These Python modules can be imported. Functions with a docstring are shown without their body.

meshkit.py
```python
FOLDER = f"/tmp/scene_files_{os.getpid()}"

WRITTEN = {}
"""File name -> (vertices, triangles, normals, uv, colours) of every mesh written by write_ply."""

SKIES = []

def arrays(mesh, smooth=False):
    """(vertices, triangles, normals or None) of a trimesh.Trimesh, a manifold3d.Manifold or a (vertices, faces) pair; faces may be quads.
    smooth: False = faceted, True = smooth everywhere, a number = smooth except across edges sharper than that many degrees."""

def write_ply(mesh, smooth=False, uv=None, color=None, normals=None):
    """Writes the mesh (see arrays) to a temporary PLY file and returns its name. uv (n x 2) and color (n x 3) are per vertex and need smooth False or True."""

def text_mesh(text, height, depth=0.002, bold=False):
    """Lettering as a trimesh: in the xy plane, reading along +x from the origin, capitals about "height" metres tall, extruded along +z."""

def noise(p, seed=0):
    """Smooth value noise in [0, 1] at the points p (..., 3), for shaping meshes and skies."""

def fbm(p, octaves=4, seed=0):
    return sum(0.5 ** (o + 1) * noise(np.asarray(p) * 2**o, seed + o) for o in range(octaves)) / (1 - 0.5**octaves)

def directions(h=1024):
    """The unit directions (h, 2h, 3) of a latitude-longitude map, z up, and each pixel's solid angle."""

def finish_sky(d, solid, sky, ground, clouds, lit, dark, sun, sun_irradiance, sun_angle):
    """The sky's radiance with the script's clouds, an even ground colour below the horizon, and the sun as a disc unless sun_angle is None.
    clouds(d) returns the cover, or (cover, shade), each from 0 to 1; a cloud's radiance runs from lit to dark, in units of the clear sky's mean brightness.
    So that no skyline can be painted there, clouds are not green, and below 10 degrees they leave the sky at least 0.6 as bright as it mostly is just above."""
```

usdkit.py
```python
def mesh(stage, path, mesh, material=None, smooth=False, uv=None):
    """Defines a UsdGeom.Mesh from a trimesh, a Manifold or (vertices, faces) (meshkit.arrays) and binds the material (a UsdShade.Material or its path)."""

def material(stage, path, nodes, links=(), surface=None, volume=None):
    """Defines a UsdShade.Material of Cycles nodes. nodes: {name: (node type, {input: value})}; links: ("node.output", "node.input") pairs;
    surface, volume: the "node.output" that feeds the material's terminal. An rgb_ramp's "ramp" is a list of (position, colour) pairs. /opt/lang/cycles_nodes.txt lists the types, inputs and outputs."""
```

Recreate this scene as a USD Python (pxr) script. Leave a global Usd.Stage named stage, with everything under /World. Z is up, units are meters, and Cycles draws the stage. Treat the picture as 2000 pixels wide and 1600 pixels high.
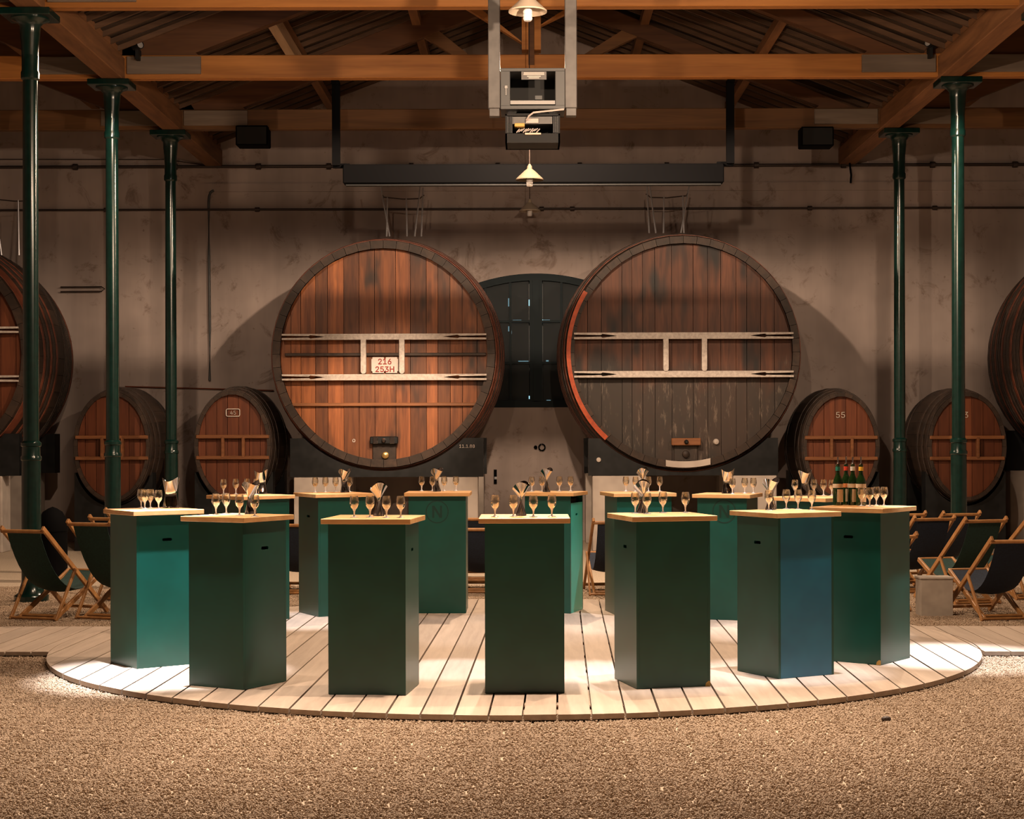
import math, numpy as np, trimesh, usdkit, meshkit
from math import sin, cos, pi, radians, degrees
from shapely.geometry import Polygon, Point, box as sbox
from shapely import affinity
from pxr import Usd, UsdGeom, UsdLux, UsdShade, Gf, Vt, Sdf

stage = Usd.Stage.CreateInMemory()
UsdGeom.SetStageUpAxis(stage, 'Z'); UsdGeom.SetStageMetersPerUnit(stage, 1.0)
UsdGeom.Xform.Define(stage, '/World')

# ------------------------------------------------------------------ camera, sky, lights, exposure
FPX, VX, VY, ROLL, CAM_Z = 3333.0, 1030.0, 853.0, radians(.15), 1.65
EXPOSURE = -0.27
cam = UsdGeom.Camera.Define(stage, '/World/camera')
cam.AddTranslateOp().Set(Gf.Vec3d(0, 0, CAM_Z)); cam.AddRotateXYZOp().Set(Gf.Vec3f(90, degrees(ROLL), 0))
cam.CreateHorizontalApertureAttr(36.0); cam.CreateVerticalApertureAttr(28.8); cam.CreateFocalLengthAttr(FPX * 36 / 2000)
cam.CreateHorizontalApertureOffsetAttr((1000 - VX) * 36 / 2000); cam.CreateVerticalApertureOffsetAttr((VY - 800) * 36 / 2000)
cam.CreateClippingRangeAttr(Gf.Vec2f(.1, 200)); cam.CreateExposureAttr(EXPOSURE)

WARM, WARMER, NEUTRAL = (1.0, .72, .50), (1.0, .5, .22), (.93, .93, 1.0)
def light(name, pos, power, color, cone=None, aim=None, soft=.5, radius=.05):
    """a lamp's bulb; cone (half angle, degrees) makes it a spot aimed at a point."""
    s = UsdLux.SphereLight.Define(stage, '/World/' + name)
    s.CreateRadiusAttr(radius); s.CreateIntensityAttr(power); s.CreateColorAttr(Gf.Vec3f(*color))
    m = Gf.Matrix4d(1)
    if aim is not None:
        d = Gf.Vec3d(*aim) - Gf.Vec3d(*pos)
        m.SetRotate(Gf.Rotation(Gf.Vec3d(0, 0, -1), d))
    m.SetTranslateOnly(Gf.Vec3d(*pos)); s.AddTransformOp().Set(m)
    if cone:
        a = UsdLux.ShapingAPI.Apply(s.GetPrim()); a.CreateShapingConeAngleAttr(cone); a.CreateShapingConeSoftnessAttr(soft)
    return s
# stage spots on the trusses over the platform: (position, aim point on the deck, power, cone)
DECK_SPOTS = [((-2.3, 11.2, 5.9), (-2.5, 11.6, 0), 165000, 9.5), ((-.9, 12.2, 5.9), (-.5, 11.75, 0), 40000, 6.5),
              ((.5, 12.0, 5.9), (.38, 11.65, 0), 44000, 6.5), ((1.4, 10.9, 5.9), (.9, 11.3, 0), 22000, 9),
              ((2.0, 11.2, 5.9), (1.75, 11.6, 0), 41216, 8), ((3.2, 12.2, 5.9), (3.1, 12.4, 0), 105000, 9),
              ((-1.9, 14.5, 5.9), (-2.0, 14.9, 0), 42000, 9), ((2.3, 13.6, 5.9), (.9, 14.9, 0), 25000, 13),
              ((-.4, 14.4, 5.9), (-.3, 14.2, 0), 9000, 14), ((2.2, 13.3, 5.9), (2.2, 13.9, 0), 30911, 10)]
for i, (p, a, w, c) in enumerate(DECK_SPOTS):
    light('spot_bulb_%03d' % i, (p[0], p[1], p[2] - .12), w, NEUTRAL, c, a, .7, .04)
# bulbs of spots fixed to the tie beams, aimed at the casks and the wall
light('cask_bulb', (-.9, 17.05, 5.85), 40000, WARM, 9, (-2.0, 24.4, 2.15), .9, .05)
light('cask_bulb_001', (1.5, 17.05, 5.85), 6000, WARM, 11, (2.2, 24.4, 2.8), .9, .05)
light('wall_bulb', (0.1, 19.0, 5.62), 13000, WARM, 86, (0.1, 19.0, 0.0), .15, .06)
light('wall_bulb_001', (-4.4, 18.6, 5.7), 4200, WARM, 86, (-4.4, 18.6, 0.0), .15, .06)
light('wall_bulb_002', (4.5, 18.6, 5.7), 5600, WARM, 86, (4.5, 18.6, 0.0), .15, .06)
light('roof_bulb', (-2.4, 17.6, 6.4), 330, NEUTRAL, 70, (-3.6, 21.5, 7.2), .8, .04)
light('roof_bulb_001', (2.4, 17.6, 6.4), 110, WARM, 70, (3.6, 21.5, 7.2), .8, .04)
# the two bright work lamps that hang over the platform, just above the picture
light('work_bulb', (-1.62, 12.1, 5.0), 4500, WARM, None, None, .5, .05)
light('work_bulb_001', (1.10, 12.2, 4.87), 9000, WARM, None, None, .5, .05)
light('work_bulb_002', (0.0, 10.7, 5.7), 29000, (1.0, .77, .59), 27, (0, 9.1, 0), 1., .05)  # this and the next three are added fills that brighten the gravel
light('work_bulb_005', (0.0, 10.7, 5.65), 4000, WARM, 48, (0, 7.5, 0), 1., .05)
light('work_bulb_003', (-2.35, 10.5, 5.7), 25000, (1.0, .77, .59), 30, (-2.8, 9.3, 0), 1., .05)
light('work_bulb_004', (2.6, 11.0, 5.7), 25000, (1.0, .77, .59), 30, (3.0, 9.7, 0), 1., .05)

# ------------------------------------------------------------------ helpers
def P(px, py, y):
    """the point at depth y that the photograph shows at pixel (px, py)"""
    u, v = px - VX, py - VY
    u, v = u * cos(ROLL) + v * sin(ROLL), -u * sin(ROLL) + v * cos(ROLL)
    return np.array([u * y / FPX, y, CAM_Z - v * y / FPX])
def G(px, py, z):
    u, v = px - VX, py - VY
    u, v = u * cos(ROLL) + v * sin(ROLL), -u * sin(ROLL) + v * cos(ROLL)
    y = FPX * (CAM_Z - z) / v
    return np.array([u * y / FPX, y, z])
used = {}
def numbered(parent, name):
    k = used.get((parent, name), 0); used[(parent, name)] = k + 1
    return f'{parent}/{name}' if k == 0 else f'{parent}/{name}_{k:03d}'
def path_of(p): return '/World' if p is None else (p if isinstance(p, str) else str(p.GetPath()))
def data(prim, **kw):
    for k, v in kw.items():
        if v: prim.SetCustomDataByKey(k, v)
    return prim
def obj(name, mesh, mat, parent=None, smooth=False, label=None, **kw):
    m = usdkit.mesh(stage, numbered(path_of(parent), name), mesh, mat, smooth=smooth)
    data(m.GetPrim(), label=label, **kw); return m.GetPrim()
def thing(name, label, category, loc=(0, 0, 0), rot=0, group=None, kind=None):
    x = UsdGeom.Xform.Define(stage, numbered('/World', name))
    x.AddTranslateOp().Set(Gf.Vec3d(*map(float, loc)))
    if rot: x.AddRotateZOp().Set(float(rot))
    return data(x.GetPrim(), label=label, category=category, group=group, kind=kind)
def dup(root, loc, rot, label, group=None):
    """a copy of a finished thing with its parts"""
    x = UsdGeom.Xform.Define(stage, numbered('/World', root.GetName().rstrip('0123456789').rstrip('_')))
    x.GetPrim().GetReferences().AddInternalReference(root.GetPath())
    x.GetPrim().SetInstanceable(True)
    x.ClearXformOpOrder()
    m = Gf.Matrix4d(1); m.SetRotate(Gf.Rotation(Gf.Vec3d(0, 0, 1), float(rot))); m.SetTranslateOnly(Gf.Vec3d(*map(float, loc)))
    x.AddTransformOp(opSuffix='place').Set(m)
    return data(x.GetPrim(), label=label, category=root.GetCustomDataByKey('category'), group=group)
def cat(ms): return trimesh.util.concatenate(ms)
def box(x0, x1, y0, y1, z0, z1):
    b = trimesh.creation.box([x1 - x0, y1 - y0, z1 - z0]); b.apply_translation([(x0 + x1) / 2, (y0 + y1) / 2, (z0 + z1) / 2]); return b
def cbox(x0, x1, y0, y1, z0, z1, c=.004):
    """box with chamfered edges"""
    h = np.array([x1 - x0, y1 - y0, z1 - z0]) / 2; o = np.array([x0 + x1, y0 + y1, z0 + z1]) / 2
    pts = [(np.array(s) * 2 - 1) * (h - c * (1 - np.eye(3)[k])) for s in np.ndindex(2, 2, 2) for k in range(3)]
    m = trimesh.convex.convex_hull(np.array(pts)); m.apply_translation(o); return m
def bar(p, q, w, h, up=(0, 0, 1), c=0):
    """square timber from p to q: w across, h along up"""
    p, q = np.array(p, float), np.array(q, float); d = q - p; L = np.linalg.norm(d); d /= L
    s = np.cross(d, up); s /= np.linalg.norm(s); t = np.cross(s, d)
    m = cbox(-L / 2, L / 2, -w / 2, w / 2, -h / 2, h / 2, c) if c else trimesh.creation.box([L, w, h])
    T = np.eye(4); T[:3, 0], T[:3, 1], T[:3, 2], T[:3, 3] = d, -s, t, (p + q) / 2
    if np.linalg.det(T[:3, :3]) < 0: T[:3, 1] *= -1
    m.apply_transform(T); return m
def tube(pts, r, n=8):
    pts = np.array(pts, float); vs, fs = [], []
    d = np.gradient(pts, axis=0); d /= np.linalg.norm(d, axis=1)[:, None]
    ref = np.array([0, 0, 1.]) if abs(d[0][2]) < .9 else np.array([1., 0, 0])
    for p, t in zip(pts, d):
        s = np.cross(t, ref); s /= np.linalg.norm(s); u = np.cross(s, t)
        vs += [p + r * (cos(a) * s + sin(a) * u) for a in np.arange(n) * 2 * pi / n]
    for i in range(len(pts) - 1):
        for k in range(n):
            a, b = i * n + k, i * n + (k + 1) % n; fs += [[a, b, b + n], [a, b + n, a + n]]
    c0, c1 = len(vs), len(vs) + 1; vs += [pts[0], pts[-1]]; e = (len(pts) - 1) * n
    for k in range(n): fs += [[c0, (k + 1) % n, k], [c1, e + k, e + (k + 1) % n]]
    m = trimesh.Trimesh(np.array(vs), np.array(fs), process=False); trimesh.repair.fix_normals(m); return m
def lathe(prof, n=24, sx=None, sy=None):
    """revolve (r, z) rows about z"""
    prof = np.array(prof, float); k = len(prof); a = np.arange(n) * 2 * pi / n
    v = np.stack([np.outer(prof[:, 0], np.cos(a)), np.outer(prof[:, 0], np.sin(a)), np.repeat(prof[:, 1:2], n, 1)], -1).reshape(-1, 3)
    f = []
    for i in range(k - 1):
        for j in range(n):
            p, q = i * n + j, i * n + (j + 1) % n; f += [[p, q, q + n], [p, q + n, p + n]]
    return trimesh.Trimesh(v, np.array(f), process=False)
def extrude_y(poly, y0, y1):
    """a polygon drawn in (x, z), given depth from y0 to y1"""
    ms = []
    for g in getattr(poly, 'geoms', [poly]):
        if g.is_empty or g.geom_type != 'Polygon': continue
        m = trimesh.creation.extrude_polygon(g, y1 - y0, engine='earcut')
        v = m.vertices.copy(); m.vertices = np.stack([v[:, 0], y1 - v[:, 2], v[:, 1]], 1); ms.append(m)
    return cat(ms)
def text_xz(s, h, x, y, z, depth=.004, bold=False, center=True):
    """lettering that stands upright and faces the camera"""
    m = meshkit.text_mesh(s, h, depth, bold); v = m.vertices.copy()
    w = v[:, 0].max() + v[:, 0].min() if center else 0
    m.vertices = np.stack([v[:, 0] - w / 2 + x, y - v[:, 2], v[:, 1] + z], 1); return m

# ------------------------------------------------------------------ materials
LOOKS = '/World/Looks/'
def plain(name, color, rough=.5, metal=0., spec=.5, coat=0.):
    return usdkit.material(stage, LOOKS + name, {'p': ('principled_bsdf', dict(base_color=color, roughness=rough, metallic=metal, specular_ior_level=spec, coat_weight=coat))}, surface='p.BSDF')
def wood(name, c1, c2, axis=2, rough=.55, scale=9., stretch=10., var=.25, stain=None, low=None, bump=0., spec=.35, coords='geometry.position'):
    """grain along an axis; each piece takes its own tone; stain = (colour, where the ramp starts, ends, scale)"""
    s = [scale] * 3; s[axis] = scale / stretch
    kind, out = coords.split('.')
    n = {'g': (kind, {}), 'm': ('mapping', dict(scale=tuple(s))), 'n': ('noise_texture', dict(scale=1., detail=3., roughness=.62, distortion=.4)),
         'o': ('object_info', {}), 'cx': ('combine_xyz', {}), 'ad': ('mapping', {}),
         'r': ('rgb_ramp', dict(ramp=[(.28, c1), (.72, c2)])), 'mr': ('map_range', dict(from_min=0., from_max=1., to_min=1 - var, to_max=1 + var)),
         'h': ('hsv', dict(hue=.5, saturation=1., fac=1.)), 'p': ('principled_bsdf', dict(roughness=rough, specular_ior_level=spec))}
    n['k'] = ('math', dict(math_type='multiply', value2=40.))
    l = [(f'g.{out}', 'm.vector'), ('o.random', 'k.value1'), ('k.value', 'cx.x'), ('k.value', 'cx.y'), ('k.value', 'cx.z'), ('m.vector', 'ad.vector'), ('cx.vector', 'ad.location'), ('ad.vector', 'n.vector'),
         ('n.fac', 'r.fac'), ('o.random', 'mr.value'), ('mr.result', 'h.value'), ('r.color', 'h.color')]
    last = 'h.color'
    if stain:
        n['sm'] = ('mapping', dict(scale=(stain[3], stain[3], stain[3] * .33))); n['sn'] = ('noise_texture', dict(scale=1., detail=3., roughness=.65))
        n['sr'] = ('map_range', dict(range_type='smoothstep', from_min=stain[1], from_max=stain[2], to_min=0., to_max=1., clamp=True)); n['mx'] = ('mix', dict(mix_type='mix', color2=stain[0]))
        l += [(f'g.{out}', 'sm.vector'), ('sm.vector', 'sn.vector'), ('sn.fac', 'sr.value'), ('sr.result', 'mx.fac'), (last, 'mx.color1')]; last = 'mx.color'
    if low:  # the wood has weathered grey, with pale flakes, below a ragged line: (colour, flake colour, height)
        n.update({'sz': ('separate_xyz', {}), 'ln': ('noise_texture', dict(scale=2.2, detail=4.)), 'la': ('math', dict(math_type='multiply_add', value2=-1.1, value3=.55)), 'lb': ('math', dict(math_type='add')),
                  'lr': ('map_range', dict(range_type='smoothstep', from_min=low[2] - .25, from_max=low[2] + .25, to_min=.88, to_max=0., clamp=True)), 'fm': ('mapping', dict(scale=(16., 16., 3.))), 'fn': ('noise_texture', dict(scale=1., detail=6., roughness=.7)),
                  'fr': ('map_range', dict(range_type='smoothstep', from_min=.54, from_max=.70, to_min=0., to_max=1., clamp=True)), 'fx': ('mix', dict(mix_type='mix', color1=low[0], color2=low[1])), 'lx': ('mix', dict(mix_type='mix'))})
        l += [(f'g.{out}', 'sz.vector'), (f'g.{out}', 'ln.vector'), ('ln.fac', 'la.value1'), ('sz.z', 'lb.value1'), ('la.value', 'lb.value2'), ('lb.value', 'lr.value'), (f'g.{out}', 'fm.vector'), ('fm.vector', 'fn.vector'), ('fn.fac', 'fr.value'),
              ('fr.result', 'fx.fac'), ('lr.result', 'lx.fac'), (last, 'lx.color1'), ('fx.color', 'lx.color2')]; last = 'lx.color'
    l.append((last, 'p.base_color'))
    return usdkit.material(stage, LOOKS + name, n, l, surface='p.BSDF')
def speckled(name, c1, c2, scale=30., rough=.5, lo=.35, hi=.65, bump=0., spec=.5, metal=0.):
    return usdkit.material(stage, LOOKS + name, {'g': ('geometry', {}), 'n': ('noise_texture', dict(scale=scale, detail=2., roughness=.6)), 'r': ('rgb_ramp', dict(ramp=[(lo, c1), (hi, c2)])),
        'p': ('principled_bsdf', dict(roughness=rough, specular_ior_level=spec, metallic=metal))},
        [('g.position', 'n.vector'), ('n.fac', 'r.fac'), ('r.color', 'p.base_color')], surface='p.BSDF')

M = {}
M['deck'] = wood('deck_pine', (.35, .275, .215), (.46, .37, .295), 1, .6, 14, 14, .1)
M['top'] = wood('tabletop_oak', (.58, .30, .11), (.70, .41, .18), 0, .35, 12, 8, .08)
M['green'] = speckled('green_paint', (.0024, .054, .040), (.0032, .066, .050), 4, .32, spec=.6)
M['turq'] = speckled('turquoise_paint', (.02, .34, .26), (.03, .38, .29), 4, .36, spec=.6)  # the green paint brightened for the spot that falls on one panel
M['blue'] = speckled('blue_paint', (.004, .12, .22), (.006, .15, .26), 4, .30, spec=.8)  # one panel in blue, unlike the green ones
M['dark'] = plain('dark_inside', (.01, .012, .012), .8)
M['emblem'] = plain('emblem_green', (.0010, .026, .018), .5)
M['chip'] = plain('bare_plywood', (.55, .34, .09), .7)
M['iron'] = speckled('green_iron', (.0022, .015, .012), (.0035, .021, .017), 14, .2, spec=.6)
M['black'] = plain('black_metal', (.0022, .0022, .0026), .8, 0, .05)
M['head'] = wood('cask_oak', (.085, .024, .007), (.25, .082, .024), 2, .5, 13, 12, .5, stain=((.014, .008, .005), .52, .70, 1.8))
M['head_dark'] = wood('weathered_cask_oak', (.038, .014, .008), (.11, .039, .018), 2, .6, 13, 12, .25, stain=((.010, .008, .0075), .47, .60, 1.4), low=((.032, .024, .019), (.13, .10, .078), 2.55))
M['head_small'] = wood('red_cask_oak', (.075, .019, .007), (.145, .042, .015), 2, .5, 12, 12, .15)
M['stave'] = wood('dark_stave', (.016, .010, .007), (.042, .024, .015), 1, .6, 10, 8, .3)
M['stave_red'] = wood('red_painted_stave', (.24, .034, .010), (.42, .075, .018), 1, .5, 10, 8, .2)  # orange lamplight on the cask rim, put in as colour
M['hoop_red'] = speckled('red_hoop', (.40, .060, .013), (.52, .09, .02), 6, .5)
M['hoop_rust'] = speckled('rusty_hoop', (.10, .026, .012), (.17, .045, .02), 8, .6)
M['hoop_dark'] = speckled('dark_hoop', (.02, .014, .011), (.045, .026, .018), 8, .6)
M['pale_bar'] = speckled('pale_painted_wood', (.33, .285, .25), (.46, .405, .36), 20, .5)
M['brown_bar'] = wood('brown_bar', (.12, .045, .016), (.23, .09, .033), 0, .5, 14, 10, .1)
M['stand'] = speckled('dark_cradle', (.004, .005, .0055), (.010, .011, .012), 6, .42, spec=.3)
M['pier'] = speckled('limewash', (.36, .31, .27), (.46, .40, .35), 3, .8, bump=.1)
M['beam'] = wood('orange_beam', (.27, .10, .021), (.46, .19, .045), 0, .55, 9, 16, .1)
M['beam_dark'] = wood('dark_beam', (.10, .045, .015), (.19, .09, .032), 0, .6, 9, 16, .1)  # darker copy of the beam wood, for the weaker light on the farthest truss
M['rafter'] = wood('brown_rafter', (.07, .027, .010), (.13, .055, .020), 0, .6, 9, 10, .15)
M['beam_y'] = wood('old_beam', (.13, .058, .024), (.27, .125, .052), 1, .65, 9, 10, .12)
M['pale_wood'] = wood('pale_new_wood', (.42, .28, .17), (.56, .40, .26), 1, .6, 9, 10, .05)  # lamplight on the short purlin, put into a paler wood colour
M['splice'] = wood('grey_splice', (.13, .10, .075), (.20, .155, .12), 0, .7, 12, 12, .1)
M['roof'] = wood('roof_board', (.022, .013, .008), (.048, .028, .017), 0, .7, 8, 10, .25)
M['batten'] = wood('roof_batten', (.07, .037, .020), (.13, .07, .037), 0, .7, 8, 10, .2)
M['conduit'] = plain('dark_pipe', (.05, .035, .03), .5, .3)
M['steel_rod'] = plain('grey_rod', (.42, .42, .44), .35, .7)
M['chair_wood'] = wood('chair_beech', (.28, .125, .042), (.42, .21, .075), 2, .45, 14, 6, .12)
M['navy'] = speckled('navy_canvas', (.004, .010, .024), (.007, .017, .038), 60, .85)
M['bottle_green'] = speckled('green_canvas', (.005, .028, .024), (.009, .042, .035), 60, .85)
M['grey_frame'] = speckled('grey_frame', (.08, .074, .07), (.105, .098, .092), 9, .5)
M['grey_case'] = plain('grey_case', (.055, .057, .057), .5)
M['dark_case'] = plain('dark_case', (.012, .012, .012), .6, 0, .2)
M['white'] = plain('white_paint', (.30, .29, .28), .5)
M['paper'] = plain('paper', (.50, .43, .39), .8)
M['ink'] = plain('ink', (.08, .05, .05), .7)
M['red_ink'] = plain('red_ink', (.20, .02, .015), .7)
M['brass'] = plain('brass', (.60, .40, .16), .3, .9)
M['steel'] = plain('polished_steel', (.55, .55, .57), .1, 1.)
M['enamel'] = plain('cream_enamel', (.52, .43, .33), .35)
M['bulb'] = plain('unlit_bulb', (.85, .82, .80), .3)
M['crate'] = speckled('pale_crate', (.36, .31, .26), (.44, .38, .32), 7, .7)
M['window_iron'] = plain('window_iron', (.008, .016, .020), .6, 0, .15)
M['shutter'] = speckled('slate_shutter', (.020, .032, .040), (.032, .046, .054), 3, .5)
M['patch'] = speckled('grey_plaster_patch', (.20, .18, .17), (.26, .235, .22), 2.5, .9)
def glass_mat(name, tint, clear):
    return usdkit.material(stage, LOOKS + name, {'t': ('transparent_bsdf', dict(color=tint)), 'g': ('glossy_bsdf', dict(color=(1, 1, 1), roughness=.04)), 'l': ('layer_weight', dict(blend=.5)),
        'mr': ('map_range', dict(from_min=0., from_max=1., to_min=1 - clear, to_max=1., clamp=True)), 'x': ('mix_closure', {})},
        [('l.facing', 'mr.value'), ('mr.result', 'x.fac'), ('t.BSDF', 'x.closure1'), ('g.BSDF', 'x.closure2')], surface='x.closure')
M['bowl'] = glass_mat('wine_glass_bowl', (.97, .95, .9), .93)
M['stem'] = usdkit.material(stage, LOOKS + 'wine_glass_stem', {'p': ('principled_bsdf', dict(base_color=(.95, .96, 1), roughness=.1, ior=1.5, transmission_weight=.35))}, surface='p.BSDF')  # whitish body stands in for the highlights in a clear stem
M['drink'] = usdkit.material(stage, LOOKS + 'vermouth', {'p': ('principled_bsdf', dict(base_color=(.99, .97, .88), roughness=.05, ior=1.33, transmission_weight=.85))}, surface='p.BSDF')
M['bottle'] = usdkit.material(stage, LOOKS + 'green_bottle_glass', {'p': ('principled_bsdf', dict(base_color=(.012, .042, .010), roughness=.06, transmission_weight=.35, coat_weight=.5))}, surface='p.BSDF')
M['pane'] = usdkit.material(stage, LOOKS + 'dusty_window_glass', {'p': ('principled_bsdf', dict(base_color=(.035, .042, .046), roughness=.7, specular_ior_level=.2, alpha=.55))}, surface='p.BSDF')
M['day'] = usdkit.material(stage, LOOKS + 'daylight_gap', {'e': ('emission', dict(color=(.45, .85, 1.), strength=1.6))}, surface='e.emission')
# lime plaster with broad stains, dark blotches and fine specks
M['wall'] = usdkit.material(stage, LOOKS + 'old_plaster', {'g': ('geometry', {}), 'n1': ('noise_texture', dict(scale=.7, detail=3., roughness=.65)), 'n2': ('noise_texture', dict(scale=2.3, detail=5., roughness=.7, distortion=.6)),
    'm3': ('mapping', dict(scale=(2.2, 2.2, .22))), 'n3': ('noise_texture', dict(scale=1., detail=5., roughness=.6)), 'n4': ('noise_texture', dict(scale=9., detail=2., roughness=.6)),
    'r1': ('rgb_ramp', dict(ramp=[(.3, (.31, .255, .232)), (.7, (.45, .37, .335))])), 'r2': ('map_range', dict(range_type='smoothstep', from_min=.55, from_max=.72, to_min=0., to_max=.7, clamp=True)),
    'x2': ('mix', dict(mix_type='mix', color2=(.15, .10, .075))), 'r3': ('map_range', dict(from_min=.3, from_max=.7, to_min=.84, to_max=1.1, clamp=True)), 'h': ('hsv', dict(hue=.5, saturation=1., fac=1.)),
    'r4': ('map_range', dict(range_type='smoothstep', from_min=.70, from_max=.78, to_min=0., to_max=.6, clamp=True)), 'x4': ('mix', dict(mix_type='mix', color2=(.17, .12, .09))),
    'p': ('principled_bsdf', dict(roughness=.9, specular_ior_level=.2))},
    [('g.position', 'n1.vector'), ('g.position', 'n2.vector'), ('g.position', 'm3.vector'), ('m3.vector', 'n3.vector'), ('g.position', 'n4.vector'), ('n1.fac', 'r1.fac'), ('n2.fac', 'r2.value'), ('r2.result', 'x2.fac'), ('r1.color', 'x2.color1'),
     ('n4.fac', 'r4.value'), ('r4.result', 'x4.fac'), ('x2.color', 'x4.color1'), ('n3.fac', 'r3.value'), ('r3.result', 'h.value'), ('x4.color', 'h.color'), ('h.color', 'p.base_color')], surface='p.BSDF')
M['stone'] = usdkit.material(stage, LOOKS + 'gravel_stone', {'g': ('geometry', {}), 'r': ('rgb_ramp', dict(ramp=[(0., (.36, .27, .19)), (.2, (.58, .48, .37)), (.8, (.72, .62, .51)), (1., (.80, .72, .62))])), 'p': ('principled_bsdf', dict(roughness=.8, specular_ior_level=.3))},
    [('g.random_per_island', 'r.fac'), ('r.color', 'p.base_color')], surface='p.BSDF')
M['ground'] = speckled('gravel_bed', (.36, .28, .20), (.55, .45, .34), 70, .9, bump=.6)

# ------------------------------------------------------------------ the setting
WALL_Y, SIDE = 27.1, 12.6
def struct(name, mesh, mat, smooth=False, **kw): return obj(name, mesh, mat, None, smooth, kind='structure', **kw)
struct('floor', box(-SIDE, SIDE, -3, WALL_Y + .3, -.1, 0), M['ground'], label='pale gravel floor of the hall')
WX, WZ0, WZ1, WHW = .14, 2.115, 4.24, 1.2                                 # the arched window in the back wall
def arch(hw, z0, z1, R=2.94, n=16):
    c = z1 - R; a = math.asin(hw / R)
    return Polygon([(WX - hw, z0), (WX + hw, z0)] + [(WX + R * sin(t), c + R * cos(t)) for t in np.linspace(a, -a, n)])
gable = Polygon([(-SIDE, -.1), (SIDE, -.1), (SIDE, 9.3), (-SIDE, 9.3)]).difference(arch(WHW, WZ0, WZ1))
wall = struct('wall_back', extrude_y(gable, WALL_Y, WALL_Y + .3), M['wall'], label='stained plaster back wall behind the casks')
a, b = P(405, 372, WALL_Y), P(2000, 360, WALL_Y)
obj('ledge', box(a[0], 12, WALL_Y - .03, WALL_Y + .01, a[2], b[2]), M['wall'], wall)
struct('wall_left', box(-SIDE - .3, -SIDE, -3, WALL_Y + .3, -.1, 9.3), M['wall']); struct('wall_right', box(SIDE, SIDE + .3, -3, WALL_Y + .3, -.1, 9.3), M['wall'])
struct('wall_front', box(-SIDE, SIDE, -3.3, -3, -.1, 9.3), M['wall'])
# window: iron frame, glazing bars, panes, closed shutters with daylight in the gaps
win = data(UsdGeom.Xform.Define(stage, '/World/window_1').GetPrim(), kind='structure', label='arched iron window between the two big casks')
obj('window_frame', extrude_y(arch(WHW, WZ0, WZ1).difference(arch(WHW - .11, WZ0 + .11, WZ1 - .11, 2.83)), WALL_Y - .02, WALL_Y + .12), M['window_iron'], win)
zs = [P(0, y, WALL_Y)[2] for y in (625, 706)]
xs = [WX - .80, WX - .405, WX + .405, WX + .80]
inner = arch(WHW - .10, WZ0 + .10, WZ1 - .10, 2.84)
obj('mullion', extrude_y(inner.intersection(sbox(WX - .10, 0, WX + .10, 9)), WALL_Y - .05, WALL_Y + .11), M['window_iron'], win)
obj('mullion', extrude_y(inner.intersection(sbox(WX - .045, 0, WX + .045, 9)), WALL_Y - .085, WALL_Y - .05), M['window_iron'], win)
for x in xs: obj('glazing_bar', extrude_y(inner.intersection(sbox(x - .018, 0, x + .018, 9)), WALL_Y, WALL_Y + .06), M['window_iron'], win)
for z in zs:
    for s in (-1, 1): obj('glazing_bar', extrude_y(inner.intersection(sbox(min(WX + s * .1, WX + s * 1.1), z - .018, max(WX + s * .1, WX + s * 1.1), z + .018)), WALL_Y + .002, WALL_Y + .058), M['window_iron'], win)
gx, gz = [WX - 1.1] + [xs[0], xs[1], WX - .1], [WZ0 + .1] + zs[::-1] + [5.]
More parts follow.
